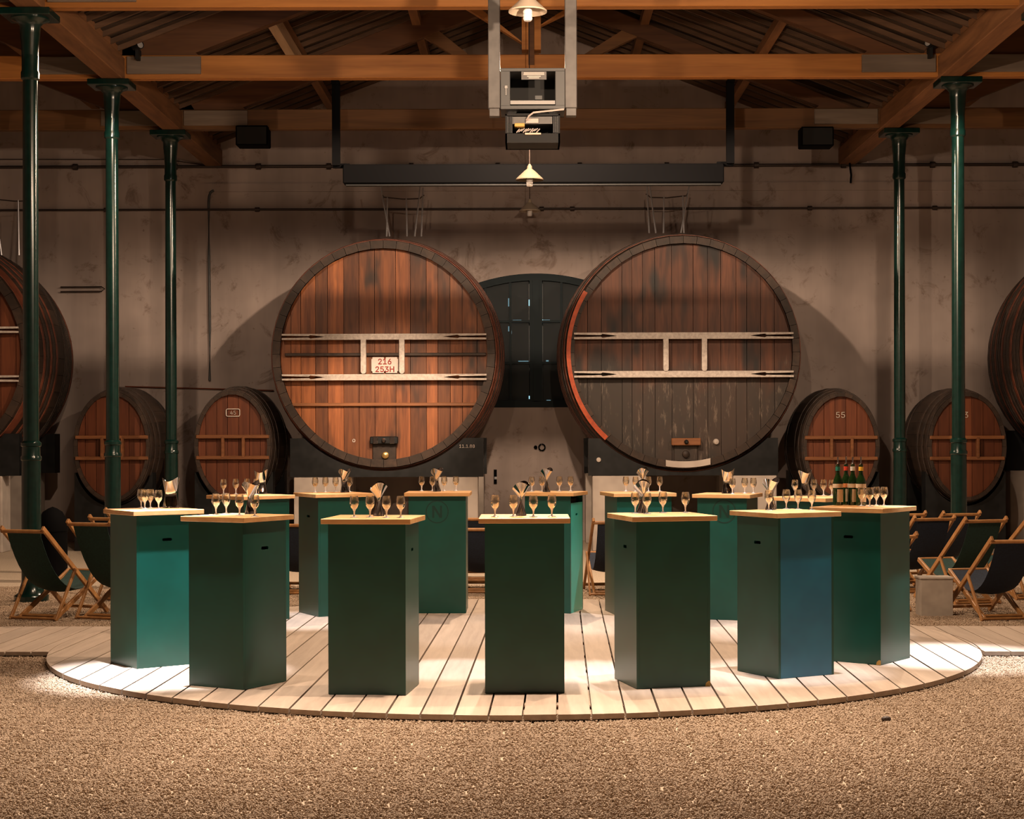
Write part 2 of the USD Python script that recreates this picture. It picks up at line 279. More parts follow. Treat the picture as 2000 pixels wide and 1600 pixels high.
for s in (-1, 1):
    for i in range(3):
        for j in range(3):
            x0, x1 = sorted((WX + s * (WX - gx[i]), WX + s * (WX - gx[i + 1])))
            obj('pane', extrude_y(inner.intersection(sbox(x0 + .012, gz[j] + .012, x1 - .012, gz[j + 1] - .012)), WALL_Y + .03, WALL_Y + .036), M['pane'], win)
for x0, x1 in ((WX - 1.2, WX - .002), (WX + .002, WX + 1.2)):
    obj('shutter', extrude_y(arch(WHW, WZ0, WZ1).intersection(sbox(x0, 0, x1, 9)), WALL_Y + .16, WALL_Y + .19), M['shutter'], win)
for px, py, w, h in ((995, 589, 3, 16), (1011, 626, 17, 5), (1068, 626, 15, 5), (995, 641, 3, 10), (999, 648, 3, 7), (1098, 598, 3, 13), (1035, 590, 3, 12), (1023, 705, 20, 2), (1070, 705, 5, 4), (1034, 776, 3, 6), (1072, 782, 8, 2), (944, 559, 5, 3)):
    a, b = P(px - w / 2, py + h / 2, WALL_Y), P(px + w / 2, py - h / 2, WALL_Y)
    obj('daylight_slit', box(a[0], b[0], WALL_Y + .150, WALL_Y + .162, a[2], b[2]), M['day'], win)

# ------------------------------------------------------------------ roof: trusses, purlins, battens, boards
AX, COLX, TIE0, TIE1 = .06, 5.02, 5.97, 6.25                                # hall axis, column rows, tie beam
SL = .385
def zl(x): return 6.30 + SL * (3.94 - abs(x - AX) + .06)                      # underside of the rafters
def zo(x): return zl(AX + 2 * (COLX - .05) - abs(x - AX))                   # ... of the side bays' rafters
RIDGE_OUT = AX + 2 * COLX
tl = ['roof truss of orange beams nearest the front, cut by the top edge of the picture', 'middle roof truss, the second orange beam down from the top', 'roof truss closest to the back wall, with shade painted into its beams']
def truss(y, label, mat, kind=None):
    t = thing('roof_truss', label, 'truss', kind=kind); th = .15
    obj('tie_beam', cbox(-SIDE + .05, SIDE - .05, y - th / 2, y + th / 2, TIE0, TIE1, .008), mat, t)
    for s in (-1, 1):
        def px(x, z): return (AX + s * (x), z)
        q = Polygon([px(COLX + .3, TIE1), px(COLX + .3, zl(AX + COLX) + .02), px(0, zl(AX) + .27), px(0, zl(AX)), px(3.98 + .06, TIE1 + .03), px(4.0, TIE1)])
        obj('rafter', extrude_y(q, y - .07, y + .07), M['rafter'], t)
        q = Polygon([px(COLX - .3, TIE1), px(COLX - .1, TIE1 + .3), px(2 * COLX, zl(AX) + .27), px(2 * COLX, zl(AX)), px(COLX + .9, TIE1)])
        obj('outer_rafter', extrude_y(q, y - .07, y + .07), M['rafter'], t)
        q = Polygon([px(.03, 6.34), px(.03, 6.56), px(1.52, zl(AX + 1.52) + .02), px(1.30, zl(AX + 1.30) + .02)])
        obj('strut', extrude_y(q, y - .055, y + .055), mat, t)
        obj('king_post', box(AX + (.035 if s > 0 else -.115), AX + (.115 if s > 0 else -.035), y - .11, y + .11, 6.30, zl(AX) + .2), mat, t)
        for x0, x1 in ((COLX - 1.05, COLX - .16), (COLX + .16, COLX + 1.0)):
            a, b = sorted((AX + s * x0, AX + s * x1))
            obj('splice_plate', cbox(a, b, y - th / 2 - .035, y - th / 2, TIE0 + .05, TIE1 - .02, .004), M['splice'], t)
    obj('king_bolt', box(AX - .035, AX + .035, y - .09, y + .09, 6.12, zl(AX) + .2), M['rafter'], t)
TRUSS_Y = (17.2, 20.6, 24.0)
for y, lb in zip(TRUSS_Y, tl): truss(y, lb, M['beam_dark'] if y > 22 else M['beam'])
for y in (13.8, 10.4): truss(y, 'roof truss of orange beams above the platform, out of the picture', M['beam'], 'structure')
ceil = data(UsdGeom.Xform.Define(stage, '/World/ceiling').GetPrim(), kind='structure', label='boarded pitched roof above the trusses')
def slope(x0, x1, zf, y0, y1, dz, th):
    v = [(x, y, zf(x) + dz + k) for k in (0, th) for x, y in ((x0, y0), (x1, y0), (x1, y1), (x0, y1))]
    m = trimesh.Trimesh(v, [[0, 2, 1], [0, 3, 2], [4, 5, 6], [4, 6, 7], [0, 1, 5], [0, 5, 4], [1, 2, 6], [1, 6, 5], [2, 3, 7], [2, 7, 6], [3, 0, 4], [3, 4, 7]]); return m
spans = [(AX - COLX, AX, zl), (AX, AX + COLX, zl), (AX - 2 * COLX, AX - COLX, zo), (AX + COLX, AX + 2 * COLX, zo), (-SIDE, AX - 2 * COLX, lambda x: zl(2 * (AX - COLX) - x + 0)), (AX + 2 * COLX, SIDE, lambda x: zl(2 * (AX + COLX) - x))]
for i, (x0, x1, zf) in enumerate(spans):
    obj('roof_panel', slope(x0, x1, zf, -3.2, 13., .37, .06), M['roof'], ceil)
    if i > 3: obj('roof_panel', slope(x0, x1, zf, 13., WALL_Y + .1, .37, .06), M['roof'], ceil); continue
    k = 0; y = 13.
    while y < WALL_Y:
        w = .36; obj('roof_board', slope(x0, x1, zf, y + .004, min(y + w, WALL_Y + .1), .37 + (.012 if k % 2 else 0), .05), M['roof'], ceil)
        if i < 4 and y > 14: obj('roof_batten', slope(x0 + .1, x1 - .05, zf, y + .10, y + .135, .31, .06), M['batten'], ceil)
        y += w; k += 1
# timbers that run the length of the hall over the column rows, and purlins on the rafters
for s, side in ((-1, 'left'), (1, 'right')):
    x = AX + s * COLX
    b = thing('valley_beam', f'heavy timber running front to back over the {side} row of columns', 'beam')
    obj('lower_beam', cbox(x - .13, x + .13, -2.9, WALL_Y, TIE0 - .02, TIE1 - .03, .01), M['beam_y'], b)
    obj('upper_beam', cbox(x - .10, x + .10, -2.9, WALL_Y, TIE1, TIE1 + .26, .01), M['beam_y'], b)
    for j, xx in enumerate((1.6, 3.15, 6.9, 8.5)):
        f = zl if xx < COLX else zo; xp = AX + s * xx
        obj('purlin', box(xp - .06, xp + .06, -2.9, WALL_Y, f(xp) + .2, f(xp) + .32), M['beam_y'], b)
    if s < 0: obj('short_purlin', cbox(AX - 3.21, AX - 3.09, 20.68, 23.92, zl(AX - 3.15) + .02, zl(AX - 3.15) + .19, .005), M['pale_wood'], b, label='short pale purlin with lamplight painted in')

# ------------------------------------------------------------------ columns
def column(x, y, label):
    c = thing('iron_column', label, 'column', (x, y, 0))
    r = .079
    obj('shaft', lathe([(0, 1.60), (r, 1.60), (r * .97, 3.6), (r * .93, 5.25), (r * 1.16, 5.27), (r * 1.16, 5.33), (r * 1.05, 5.35), (r * 1.05, 5.5)], 28), M['iron'], c, 40)
    obj('pedestal', lathe([(0, 0), (.17, 0), (.17, .06), (.13, .09), (.098, .2), (.094, 1.42), (.104, 1.43), (.104, 1.46), (.092, 1.475), (.090, 1.56), (.102, 1.57), (.102, 1.60), (.08, 1.62)], 28), M['iron'], c, 40)
    obj('capital', lathe([(r * 1.05, 5.5), (r * 1.1, 5.6), (r * 1.25, 5.72), (r * 1.3, 5.80), (.135, 5.84), (.19, 5.862), (.19, 5.875), (0, 5.875)], 28), M['iron'], c, 40)
    obj('bearing_plate', cbox(-.25, .25, -.2, .2, 5.875, TIE0 - .022, .008), M['iron'], c)
for (px, py), y, lb in zip(((63, 20), (222, 150), (336, 245)), TRUSS_Y, ('nearest', 'middle', 'farthest')):
    column(P(px, py, y)[0], y, f'green cast iron column, {lb} of the three on the left')
for (px, py), y, lb in zip(((1874, 160), (1759, 250)), TRUSS_Y[1:], ('right one of the two', 'left one of the two')):
    column(P(px, py, y)[0], y, f'green cast iron column, {lb} on the right side')
column(P(2058, 20, 17.2)[0], 17.2, 'green cast iron column just outside the right edge of the picture')

# ------------------------------------------------------------------ casks
CY = 24.5                                                                  # depth of the cask fronts
def cask(name, label, cx, cz, ax, az, y0, L, bulge, edges, mats, hoops, n_stave=40, chime=.075, recess=.09):
    """axis along y; ax, az half width and height of the front rim; edges = plank joints of the head as fractions of ax"""
    t = thing(name, label, 'cask', (cx, y0, cz))
    def rr(v): return 1 + bulge * (1 - (2 * v - 1) ** 2)
    ts = np.linspace(0, 1, 11)
    for k in range(n_stave):
        a0, a1 = 2 * pi * k / n_stave, 2 * pi * (k + 1) / n_stave; g = .0015; a0 += g; a1 -= g
        v, f = [], []
        for u in ts:
            for a, inn in ((a0, 0), (a1, 0), (a1, 1), (a0, 1)):
                v.append(((ax * rr(u) - inn * chime) * cos(a), u * L, (az * rr(u) - inn * chime) * sin(a)))
        for i in range(len(ts) - 1):
            for j in range(4):
                p, q = i * 4 + j, i * 4 + (j + 1) % 4; f += [[p, p + 4, q + 4], [p, q + 4, q]]
        e = 4 * (len(ts) - 1); f += [[0, 1, 2], [0, 2, 3], [e, e + 2, e + 1], [e, e + 3, e + 2]]
        obj('stave', (np.array(v), np.array(f)), mats['stave'], t)
    el = affinity.scale(Point(0, 0).buffer(1, 48), ax - chime + .004, az - chime + .004)
    rng = np.random.default_rng(int(abs(cx) * 100))
    for e0, e1 in zip(edges[:-1], edges[1:]):
        q = el.intersection(sbox(e0 * ax + .003, -9, e1 * ax - .003, 9))
        if q.is_empty: continue
        d = recess + rng.uniform(-.004, .004)
        obj('head_board', extrude_y(q, d, d + .05), mats['head'], t)
    obj('back_head', extrude_y(el, L - .12, L - .07), mats['stave'], t)
    for v0, v1, m in hoops:
        vv, ff = [], []; n = 64
        for a in np.arange(n) * 2 * pi / n:
            for v, o in ((v0, -.01), (v0, .006), ((v0 + v1) / 2, .008), (v1, .006), (v1, -.01)): vv.append(((ax * rr(v) + o) * cos(a), v * L, (az * rr(v) + o) * sin(a)))
        for i in range(n):
            for j in range(4):
                p, q = i * 5 + j, ((i + 1) % n) * 5 + j; ff += [[p, q, q + 1], [p, q + 1, p + 1]]
        obj('hoop', trimesh.Trimesh(np.array(vv), np.array(ff), process=False), m, t, 50)
    return t
def fork_bar(x0, x1, z, h, y0, y1, fl):
    """cross bar whose ends are split into a fork with a pointed slot"""
    r = sbox(x0, z - h / 2, x1, z + h / 2)
    for s, e in ((1, x0), (-1, x1)):
        slot = Polygon([(e - s * .02, z - h * .22), (e - s * .02, z + h * .22), (e + s * fl * .62, z + h * .12), (e + s * fl * .66, z + h * .3), (e + s * fl, z), (e + s * fl * .66, z - h * .3), (e + s * fl * .62, z - h * .12)])
        r = r.difference(slot)
    return extrude_y(r, y0, y1)
def rel(px, py, c): return P(px, py, CY)[[0, 2]] - np.array(c)
def stand(name, label, px0, px1, py0, py1, c, rad, y0, L, mat):
    """two cradle beams cut to the cask's curve"""
    t = thing(name, label, 'stand'); a, b = P(px0, py1, CY), P(px1, py0, CY)
    for yy, r in ((y0 + .02, rad(.07)), (y0 + L - .5, rad(.78))):
        q = sbox(a[0], a[2], b[0], b[2]).difference(affinity.translate(affinity.scale(Point(0, 0).buffer(1, 48), *r), *c))
        for g in getattr(q, 'geoms', [q]): obj('cradle', extrude_y(g, yy, yy + (.14 if yy < y0 + 1 else .3)), mat, t)
    return t, a, b

big_edges_l = (np.array([165, 225, 290, 385, 465, 570, 670, 772, 910, 1005, 1110, 1185, 1265, 1345, 1440, 1515]) / 3.333 + 500 - 750) * CY / FPX / 1.60; big_edges_l[[0, -1]] = -1, 1
big_edges_r = (np.array([232, 330, 420, 555, 620, 690, 770, 880, 1020, 1115, 1200, 1300, 1370, 1460, 1550, 1680]) / 3.333 + 1050 - 1336) * CY / FPX / 1.67; big_edges_r[[0, -1]] = -1, 1
def hoop_set(first, rest, w=.028, start=.03, n=8, gap=.05):
    h = [(start, start + .05, first)]
    for i in range(n): v = start + .075 + i * gap; h.append((v, v + w, rest[i % len(rest)]))
    h += [(1 - b, 1 - a, rest[0]) for a, b, _ in h]
    return h
BIG = dict(L=2.35, bulge=.075)
cl, cr = P(750, 690, CY)[[0, 2]], P(1336, 690, CY)[[0, 2]]
lc = cask('big_cask', 'big round oak cask with the number plate, left of the window', *cl, 1.60, 1.63, CY, edges=big_edges_l, mats=dict(stave=M['stave'], head=M['head']),
          hoops=hoop_set(M['hoop_rust'], (M['hoop_rust'], M['hoop_dark'])), n_stave=52, chime=.11, **BIG)
rc = cask('big_cask', 'big round weathered cask with a dark stained head, right of the window', *cr, 1.67, 1.67, CY, edges=big_edges_r, mats=dict(stave=M['stave'], head=M['head_dark']),
          hoops=[(.08, .12, M['hoop_rust'])] + hoop_set(M['hoop_dark'], (M['hoop_dark'], M['hoop_rust']), start=.16, n=6), n_stave=52, chime=.10, **BIG)
sec = Polygon([(0, 0)] + [(2.2 * cos(radians(q)), 2.2 * sin(radians(q))) for q in np.linspace(148, 228, 24)])
band = Point(.03, 0).buffer(1.712, 96).difference(Point(.0, 0).buffer(1.622, 96)).intersection(sec)
obj('painted_rim', extrude_y(band, -.006, .09), M['stave_red'], rc, label='stretch of the rim with lamplight painted in orange red')
def cask_bars(t, c, xs, ys, hs, ups, up_y, mat, fl=.62, y0=-.045, wid=.075):
    (xa, xb) = xs
    for yy, h in zip(ys, hs):
        p, q = rel(xa, yy, c), rel(xb, yy, c); obj('cross_bar', fork_bar(p[0], q[0], p[1], h, y0, y0 + .09, fl), mat, t)
    for ux in ups:
        p, q = rel(ux, up_y[1], c), rel(ux, up_y[0], c)
        r = sbox(p[0] - wid / 2, p[1] + wid / 2, p[0] + wid / 2, q[1]).union(Point(p[0], p[1] + wid / 2).buffer(wid / 2, 8))
        obj('upright_bar', extrude_y(r, y0 - .012, y0 + .085), mat, t)
cask_bars(lc, cl, (552, 951), (656, 735), (.085, .088), (711, 786), (662, 729), M['pale_bar'])
cask_bars(rc, cr, (1122, 1550), (657, 732), (.092, .092), (1301, 1376), (663, 727), M['pale_bar'])
p, q = rel(556, 690, cl), rel(950, 690, cl); obj('dark_batten', cbox(p[0], q[0], .045, .095, p[1] - .022, p[1] + .022, .006), M['stave'], lc, label='dark thin batten')
p, q = rel(570, 788, cl), rel(931, 788, cl); obj('pale_batten', cbox(p[0], q[0], .035, .095, p[1] - .024, p[1] + .024, .006), M['brown_bar'], lc)
p, q = rel(725.5, 727, cl), rel(778, 696, cl); w, h = q - p; cx_, cz_ = (p + q) / 2
pl = sbox(p[0], p[1] + h * .12, q[0], q[1] - h * .12).union(sbox(p[0] + w * .04, p[1], p[0] + w * .46, q[1])).union(sbox(p[0] + w * .54, p[1], q[0] - w * .04, q[1])).buffer(.012).buffer(-.012)
plate = obj('number_plate', extrude_y(pl, .055, .095), M['paper'], lc, label='cream number plate with red figures')
obj('number', text_xz('216', .078, cx_, .055, cz_ + .012, .004, True), M['red_ink'], plate)
obj('number', text_xz('253H', .078, cx_, .055, cz_ - .098, .004, True), M['red_ink'], plate)
def hatch(t, c, px, py, barw, mat, knob, kpx, wide=.5):
    p = rel(px, py, c)
    obj('hatch_board', cbox(p[0] - .17, p[0] + .17, .05, .09, p[1] - .34, p[1] + .06, .008), mat[2], t)
    obj('hatch_bar', cbox(p[0] - barw / 2, p[0] + barw / 2, -.03, .055, p[1] - .05, p[1] + .055, .01), mat[0], t)
    k = rel(kpx, knob, c); m = lathe([(0, 0), (.055, 0), (.05, .035), (.03, .05), (0, .05)], 18); m.apply_transform(trimesh.transformations.rotation_matrix(pi / 2, (1, 0, 0))); m.apply_translation([k[0], .05, k[1]])
    obj('hatch_knob', m, mat[1], t, 40)
    m = lathe([(0, -.02), (.035, -.02), (.03, .04), (.015, .06), (0, .06)], 14); m.apply_transform(trimesh.transformations.rotation_matrix(pi / 2, (1, 0, 0))); m.apply_translation([p[0], -.03, p[1]])
    obj('hatch_screw', m, mat[3], t, 40)
    return p
p = hatch(lc, cl, 750, 859, .40, (M['stand'], M['brass'], M['stave'], M['steel']), 888, 752)
for s in (-1, 1): obj('hatch_clamp', cbox(p[0] + s * .12 - .035, p[0] + s * .12 + .035, -.045, -.03, p[1] - .045, p[1] + .05, .004), M['steel'], lc)
obj('tap_mark', text_xz('o', .06, rel(690, 862, cl)[0], .085, rel(690, 862, cl)[1], .006, True), M['pale_bar'], lc)
p = hatch(rc, cr, 1340, 865, .42, (M['brown_bar'], M['stave'], M['head_dark'], M['stand']), 889, 1340)
a = rel(1400, 865, cr); m = lathe([(0, 0), (.045, 0), (.035, .04), (0, .05)], 14); m.apply_transform(trimesh.transformations.rotation_matrix(pi / 2, (1, 0, 0))); m.apply_translation([a[0], .088, a[1]]); obj('bung', m, M['pier'], rc, 40)
a, b = rel(1300, 904, cr), rel(1387, 904, cr)
ring = Point(0, 0).buffer(1.655, 64).difference(Point(0, 0).buffer(1.565, 64)).intersection(sbox(a[0], -2, b[0], 0)); obj('lip_plate', extrude_y(ring, -.03, .0), M['pier'], rc, label='pale lip plate at the bottom of the rim')
# cradles and limewashed piers
def big_rad(ax, az): return lambda v: (ax * (1 + .075 * (1 - (2 * v - 1) ** 2)) + .02, az * (1 + .075 * (1 - (2 * v - 1) ** 2)) + .02)
st, a, b = stand('cask_cradle', 'black cradle under the cask with the number plate', 566, 944, 855, 930, cl, big_rad(1.60, 1.63), CY, 2.35, M['stand'])
p = P(912, 874, CY + .02); obj('chalk_mark', text_xz('11.1.88', .045, p[0], CY + .02, p[2], .003), M['pale_bar'], st)
st2, a2, b2 = stand('cask_cradle', 'black cradle under the dark stained cask', 1149, 1520, 858, 930, cr, big_rad(1.67, 1.67), CY, 2.35, M['stand'])
p = P(1169, 899, CY + .02); m = lathe([(0, 0), (.035, 0), (.03, .02), (0, .025)], 14); m.apply_transform(trimesh.transformations.rotation_matrix(pi / 2, (1, 0, 0))); m.apply_translation([p[0], CY + .02, p[2]]); obj('bolt_cap', m, M['pier'], st2, 40)
def pier(px0, px1, y0, y1, ztop, label):
    t = thing('cask_pier', label, 'pier'); x0, x1 = P(px0, 900, CY)[0], P(px1, 900, CY)[0]
    obj('shaft', cbox(x0, x1, y0, y1, 0, ztop, .01), M['pier'], t)
zt = a[2]
pier(573, 665, CY + .02, CY + .42, zt, 'limewashed pier under the left end of the left cask cradle'); pier(848, 933, CY + .02, CY + .42, zt, 'limewashed pier under the right end of the left cask cradle')
zt = a2[2]
pier(1157, 1262, CY + .02, CY + .42, zt, 'limewashed pier under the left end of the right cask cradle'); pier(1432, 1517, CY + .02, CY + .42, zt, 'limewashed pier under the right end of the right cask cradle')
for px0, px1, zt in ((573, 665, a[2]), (848, 938, a[2]), (1152, 1262, a2[2]), (1432, 1517, a2[2])):
    t = thing('cask_pier', 'limewashed pier hidden at the back of a cask cradle', 'pier', kind='structure'); x0, x1 = P(px0, 900, CY)[0], P(px1, 900, CY)[0]
    obj('shaft', cbox(x0, x1, CY + 1.83, CY + 2.2, 0, zt, .01), M['pier'], t)
# the two big casks cut by the edges of the picture
cfl, cfr = np.array([-8.80, cl[1]]), np.array([8.90, cr[1]])
ue = np.linspace(-1, 1, 16)
fl_ = cask('big_cask', 'big cask with red hoops cut by the left edge of the picture', *cfl, 1.66, 1.66, CY, edges=ue, mats=dict(stave=M['stave'], head=M['head_small']),
           hoops=[(.03, .12, M['hoop_rust'])] + [(.19 + .055 * i, .215 + .055 * i, M['hoop_rust'] if i % 2 == 0 else M['hoop_dark']) for i in range(5)] + [(.60 + .05 * i, .63 + .05 * i, M['hoop_dark']) for i in range(5)] + [(.9, .98, M['hoop_rust'])], n_stave=44, chime=.12, **BIG)
fr_ = cask('big_cask', 'big dark cask with many hoops cut by the right edge of the picture', *cfr, 1.66, 1.66, CY, edges=ue, mats=dict(stave=M['stave'], head=M['head_small']),
           hoops=[(.02, .07, M['hoop_rust'])] + [(.12 + .055 * i, .15 + .055 * i, M['hoop_rust'] if i % 3 == 0 else M['hoop_dark']) for i in range(15)], n_stave=44, chime=.12, **BIG)
for t, c in ((fl_, cfl), (fr_, cfr)):
    for dz in (.36, -.34): obj('cross_bar', fork_bar(-1.5, 1.5, dz, .09, -.045, .045, .6), M['pale_bar'], t)
    for dx in (-.28, .28): obj('upright_bar', cbox(dx - .04, dx + .04, -.057, .04, -.3, .33, .01), M['pale_bar'], t)
for c, side in ((cfl, 'left'), (cfr, 'right')):
    t = thing('cask_cradle', f'black cradle under the cask at the {side} edge of the picture', 'stand')
    for yy, v in ((CY + .02, .07), (CY + 1.85, .78)):
        r = 1.66 * (1 + .075 * (1 - (2 * v - 1) ** 2)) + .02
        q = sbox(c[0] - 1.5, zt + .02, c[0] + 1.5, c[1] - 1.13).difference(Point(*c).buffer(r, 48))
        for g in getattr(q, 'geoms', [q]): obj('cradle', extrude_y(g, yy, yy + (.14 if yy < CY + 1 else .3)), M['stand'], t)
    for dx0, dx1 in ((-1.45, -.7), (.7, 1.25)):
        t = thing('cask_pier', f'limewashed pier under the {"inner" if (dx0 > 0) == (side == "left") else "outer"} end of the {side} edge cask cradle', 'pier')
        obj('shaft', cbox(c[0] + dx0, c[0] + dx1, CY + .02, CY + .42, 0, zt + .02, .01), M['pier'], t)
        t = thing('cask_pier', 'limewashed pier hidden at the back of an edge cask cradle', 'pier', kind='structure')
        obj('shaft', cbox(c[0] + dx0, c[0] + dx1, CY + 1.83, CY + 2.2, 0, zt + .02, .01), M['pier'], t)
# small upright oval casks
SY = 24.75
def small_cask(px, py, hw, hh, label, num, side):
    c = P(px, py, SY)[[0, 2]]; k = SY / FPX
    t = cask('oval_cask', label, *c, hw * k, hh * k, SY, 1.75, .11, np.linspace(-1, 1, 8), dict(stave=M['stave'], head=M['head_small']),
             [(.02, .07, M['hoop_dark']), (.13, .18, M['hoop_dark']), (.26, .30, M['hoop_dark']), (.7, .74, M['hoop_dark']), (.93, .98, M['hoop_dark'])], n_stave=30, chime=.055, recess=.06)
    z1, z2 = 18 * k, -23 * k; xa = hw * k * .95
    for z in (z1, z2): obj('cross_bar', cbox(-xa, xa, -.02, .058, z - .026, z + .026, .008), M['brown_bar'], t)
    for dx in (-19, 21): obj('upright_bar', cbox(dx * k - .022, dx * k + .022, -.025, .05, z2, z1, .006), M['brown_bar'], t)
    if num == '27':
        pl = sbox(-.075, -.03, .075, .03).buffer(.03, 6); o = 65 * k
        pr = obj('number_plate', extrude_y(affinity.translate(pl.difference(pl.buffer(-.014)), 0, o), .044, .062), M['pale_bar'], t, label='pale outlined number plate')
        obj('number', text_xz('45', .055, 0, .05, o - .028, .006), M['pale_bar'], pr)
    elif num: obj('chalk_number', text_xz(num, .085, -.0, .056, 62 * k - .04, .006), M['crate'], t)
    zb = c[1] - hh * k
    s = thing('oval_cask_cradle', f'black timber cradle under the {side}', 'stand')
    for yy, v in ((SY + .1, .2), (SY + 1.3, .74)):
        f = 1 + .11 * (1 - (2 * v - 1) ** 2)
        q = sbox(c[0] - hw * k * 1.02, 0, c[0] + hw * k * 1.02, zb + .42).difference(affinity.translate(affinity.scale(Point(0, 0).buffer(1, 32), hw * k * f + .02, hh * k * f + .02), *c))
        obj('cradle', extrude_y(q, yy, yy + .25), M['stand'], s)
small_cask(218, 868, 75, 108, 'small oval cask behind the middle left column', '2', 'small oval cask behind the middle left column')
small_cask(454, 868, 75, 108, 'small oval cask with a number plate, left of the cask with red figures', '27', 'small oval cask with the number plate')
small_cask(1643, 876, 75, 106, 'small oval cask behind the four bottles', '55', 'small oval cask behind the bottles')
small_cask(1889, 877, 77, 106, 'small oval cask behind the right-hand column', '3', 'small oval cask behind the right-hand column')

# ------------------------------------------------------------------ on the wall and under the beams
def wall_pipe(name, py, label, r, couplings, x0=-12.4, x1=12.4):
    t = thing(name, label, 'pipe'); za = P(1030, py, WALL_Y)[2]; y = WALL_Y - .06
    obj('pipe', tube([(x0, y, za), (x1, y, za)], r, 10), M['conduit'], t, 40)
    for cx in couplings:
        x = P(cx, py, y)[0]; obj('coupling', tube([(x - .035, y, za), (x + .035, y, za)], r * 2.1, 12), M['conduit'], t, 40)
        obj('wall_clip', box(x - .02, x + .02, y, WALL_Y + .01, za - .012, za + .012), M['conduit'], t)
wall_pipe('wall_pipe', 325, 'upper dark iron pipe along the back wall', .024, (150, 345, 508, 645, 806, 975, 1135, 1305, 1480, 1650, 1824, 1985))
wall_pipe('wall_pipe', 409, 'lower dark iron pipe along the back wall, with couplings', .017, (210, 505, 1060, 1120, 1584, 1828))
t = thing('cable', 'thin dark cable along the upper left of the back wall', 'cable'); obj('wire', tube([P(-300, 304, 27.06), P(330, 308, 27.06), P(405, 320, 27.06)], .008, 6), M['conduit'], t)
t = thing('cable', 'thin reddish cable sagging between the small casks and the big left one', 'cable'); obj('wire', tube([P(x, 751 + (x - 250) * .032, 27.06) for x in (245, 300, 400, 480, 535)], .011, 6), M['hoop_rust'], t)
t = thing('conduit', 'vertical grey conduit with a bent top on the left of the wall', 'pipe'); obj('pipe', tube([P(x, y, 27.05) for x, y in ((420, 369), (414, 372), (411, 380), (410, 392), (410, 500), (411, 640), (410, 740))], .02, 8), M['grey_case'], t, 50)
t = thing('iron_hook', 'iron bracket bar on the wall beside the left column', 'bracket'); obj('bar', tube([P(x, y, 27.04) for x, y in ((120, 556), (200, 556), (206, 560), (200, 565), (120, 565))], .012, 6), M['conduit'], t)
for px, lb in ((1660, 'short dark cable end hanging below the pipe near the right beam'),):
    t = thing('cable_end', lb, 'cable'); obj('wire', tube([P(1663, 292, 26.9), P(1662, 320, 26.9), P(1665, 345, 26.9), P(1664, 361, 26.9)], .016, 6), M['black'], t)
t = thing('wall_bolt', 'small iron latch on the wall between the two cask piers', 'latch'); p, q = P(964, 945, WALL_Y), P(970, 917, WALL_Y)
obj('plate', box(p[0], q[0], WALL_Y - .02, WALL_Y, p[2], q[2]), M['black'], t); obj('bolt', box(p[0] + .01, q[0], WALL_Y - .05, WALL_Y - .02, (p[2] + q[2]) / 2 - .04, (p[2] + q[2]) / 2), M['steel_rod'], t)
t = thing('wall_ring', 'iron ring and pin on the wall below the window', 'ring'); p = P(1046, 874, WALL_Y - .03)
obj('pin', tube([p, p + [0, .03, 0]], .03, 10), M['black'], t); obj('ring', tube([p + [.10 + .05 * cos(a), 0, .05 * sin(a)] for a in np.linspace(0, 2 * pi, 14)], .012, 6), M['black'], t)
# projection screen case, its hangers, speakers
SCY = 20.75
a, b = P(672, 361, SCY), P(1417, 321, SCY)
t = thing('projection_screen', 'long black projection screen case above the two big casks', 'projector screen')
obj('case', cbox(a[0], b[0], SCY, SCY + .18, a[2] + .03, b[2], .012), M['black'], t)
obj('weight_bar', cbox(a[0] + .03, b[0] - .03, SCY + .03, SCY + .1, a[2], a[2] + .03, .006), M['dark_case'], t)
for x in (652, 1422):
    p, q = P(x, 320, SCY), P(x + 15, 160, SCY)
    obj('hanger', box(p[0], q[0], SCY - .04, SCY + .06, p[2] - .01, q[2]), M['black'], t)
    obj('hanger_arm', box(p[0], q[0], TRUSS_Y[1] + .05, SCY + .06, q[2] - .03, TIE0 + .0), M['black'], t)
    obj('hanger_foot', box(min(p[0], a[0]) if x < 1000 else b[0] - .08, a[0] + .08 if x < 1000 else q[0], SCY + .03, SCY + .09, p[2] - .03, p[2] + .02), M['black'], t)
for x0, y0, x1, y1, lb in ((463, 242, 526, 281, 'left'), (1568, 250, 1632, 288, 'right')):
    p, q = P(x0, y1, 23.8), P(x1, y0, 23.8); t = thing('loudspeaker', f'black loudspeaker box under the far beam, on the {lb}', 'speaker')
    obj('cabinet', cbox(p[0], q[0], 23.8, 24.1, p[2], q[2], .012), M['black'], t); obj('bracket', box((p[0] + q[0]) / 2 - .05, (p[0] + q[0]) / 2 + .05, 23.95, 24.05, q[2] - .01, TIE0 + .005), M['black'], t)
    obj('grille', cbox(p[0] + .02, q[0] - .02, 23.788, 23.80, p[2] + .02, q[2] - .02, .004), M['dark_case'], t)
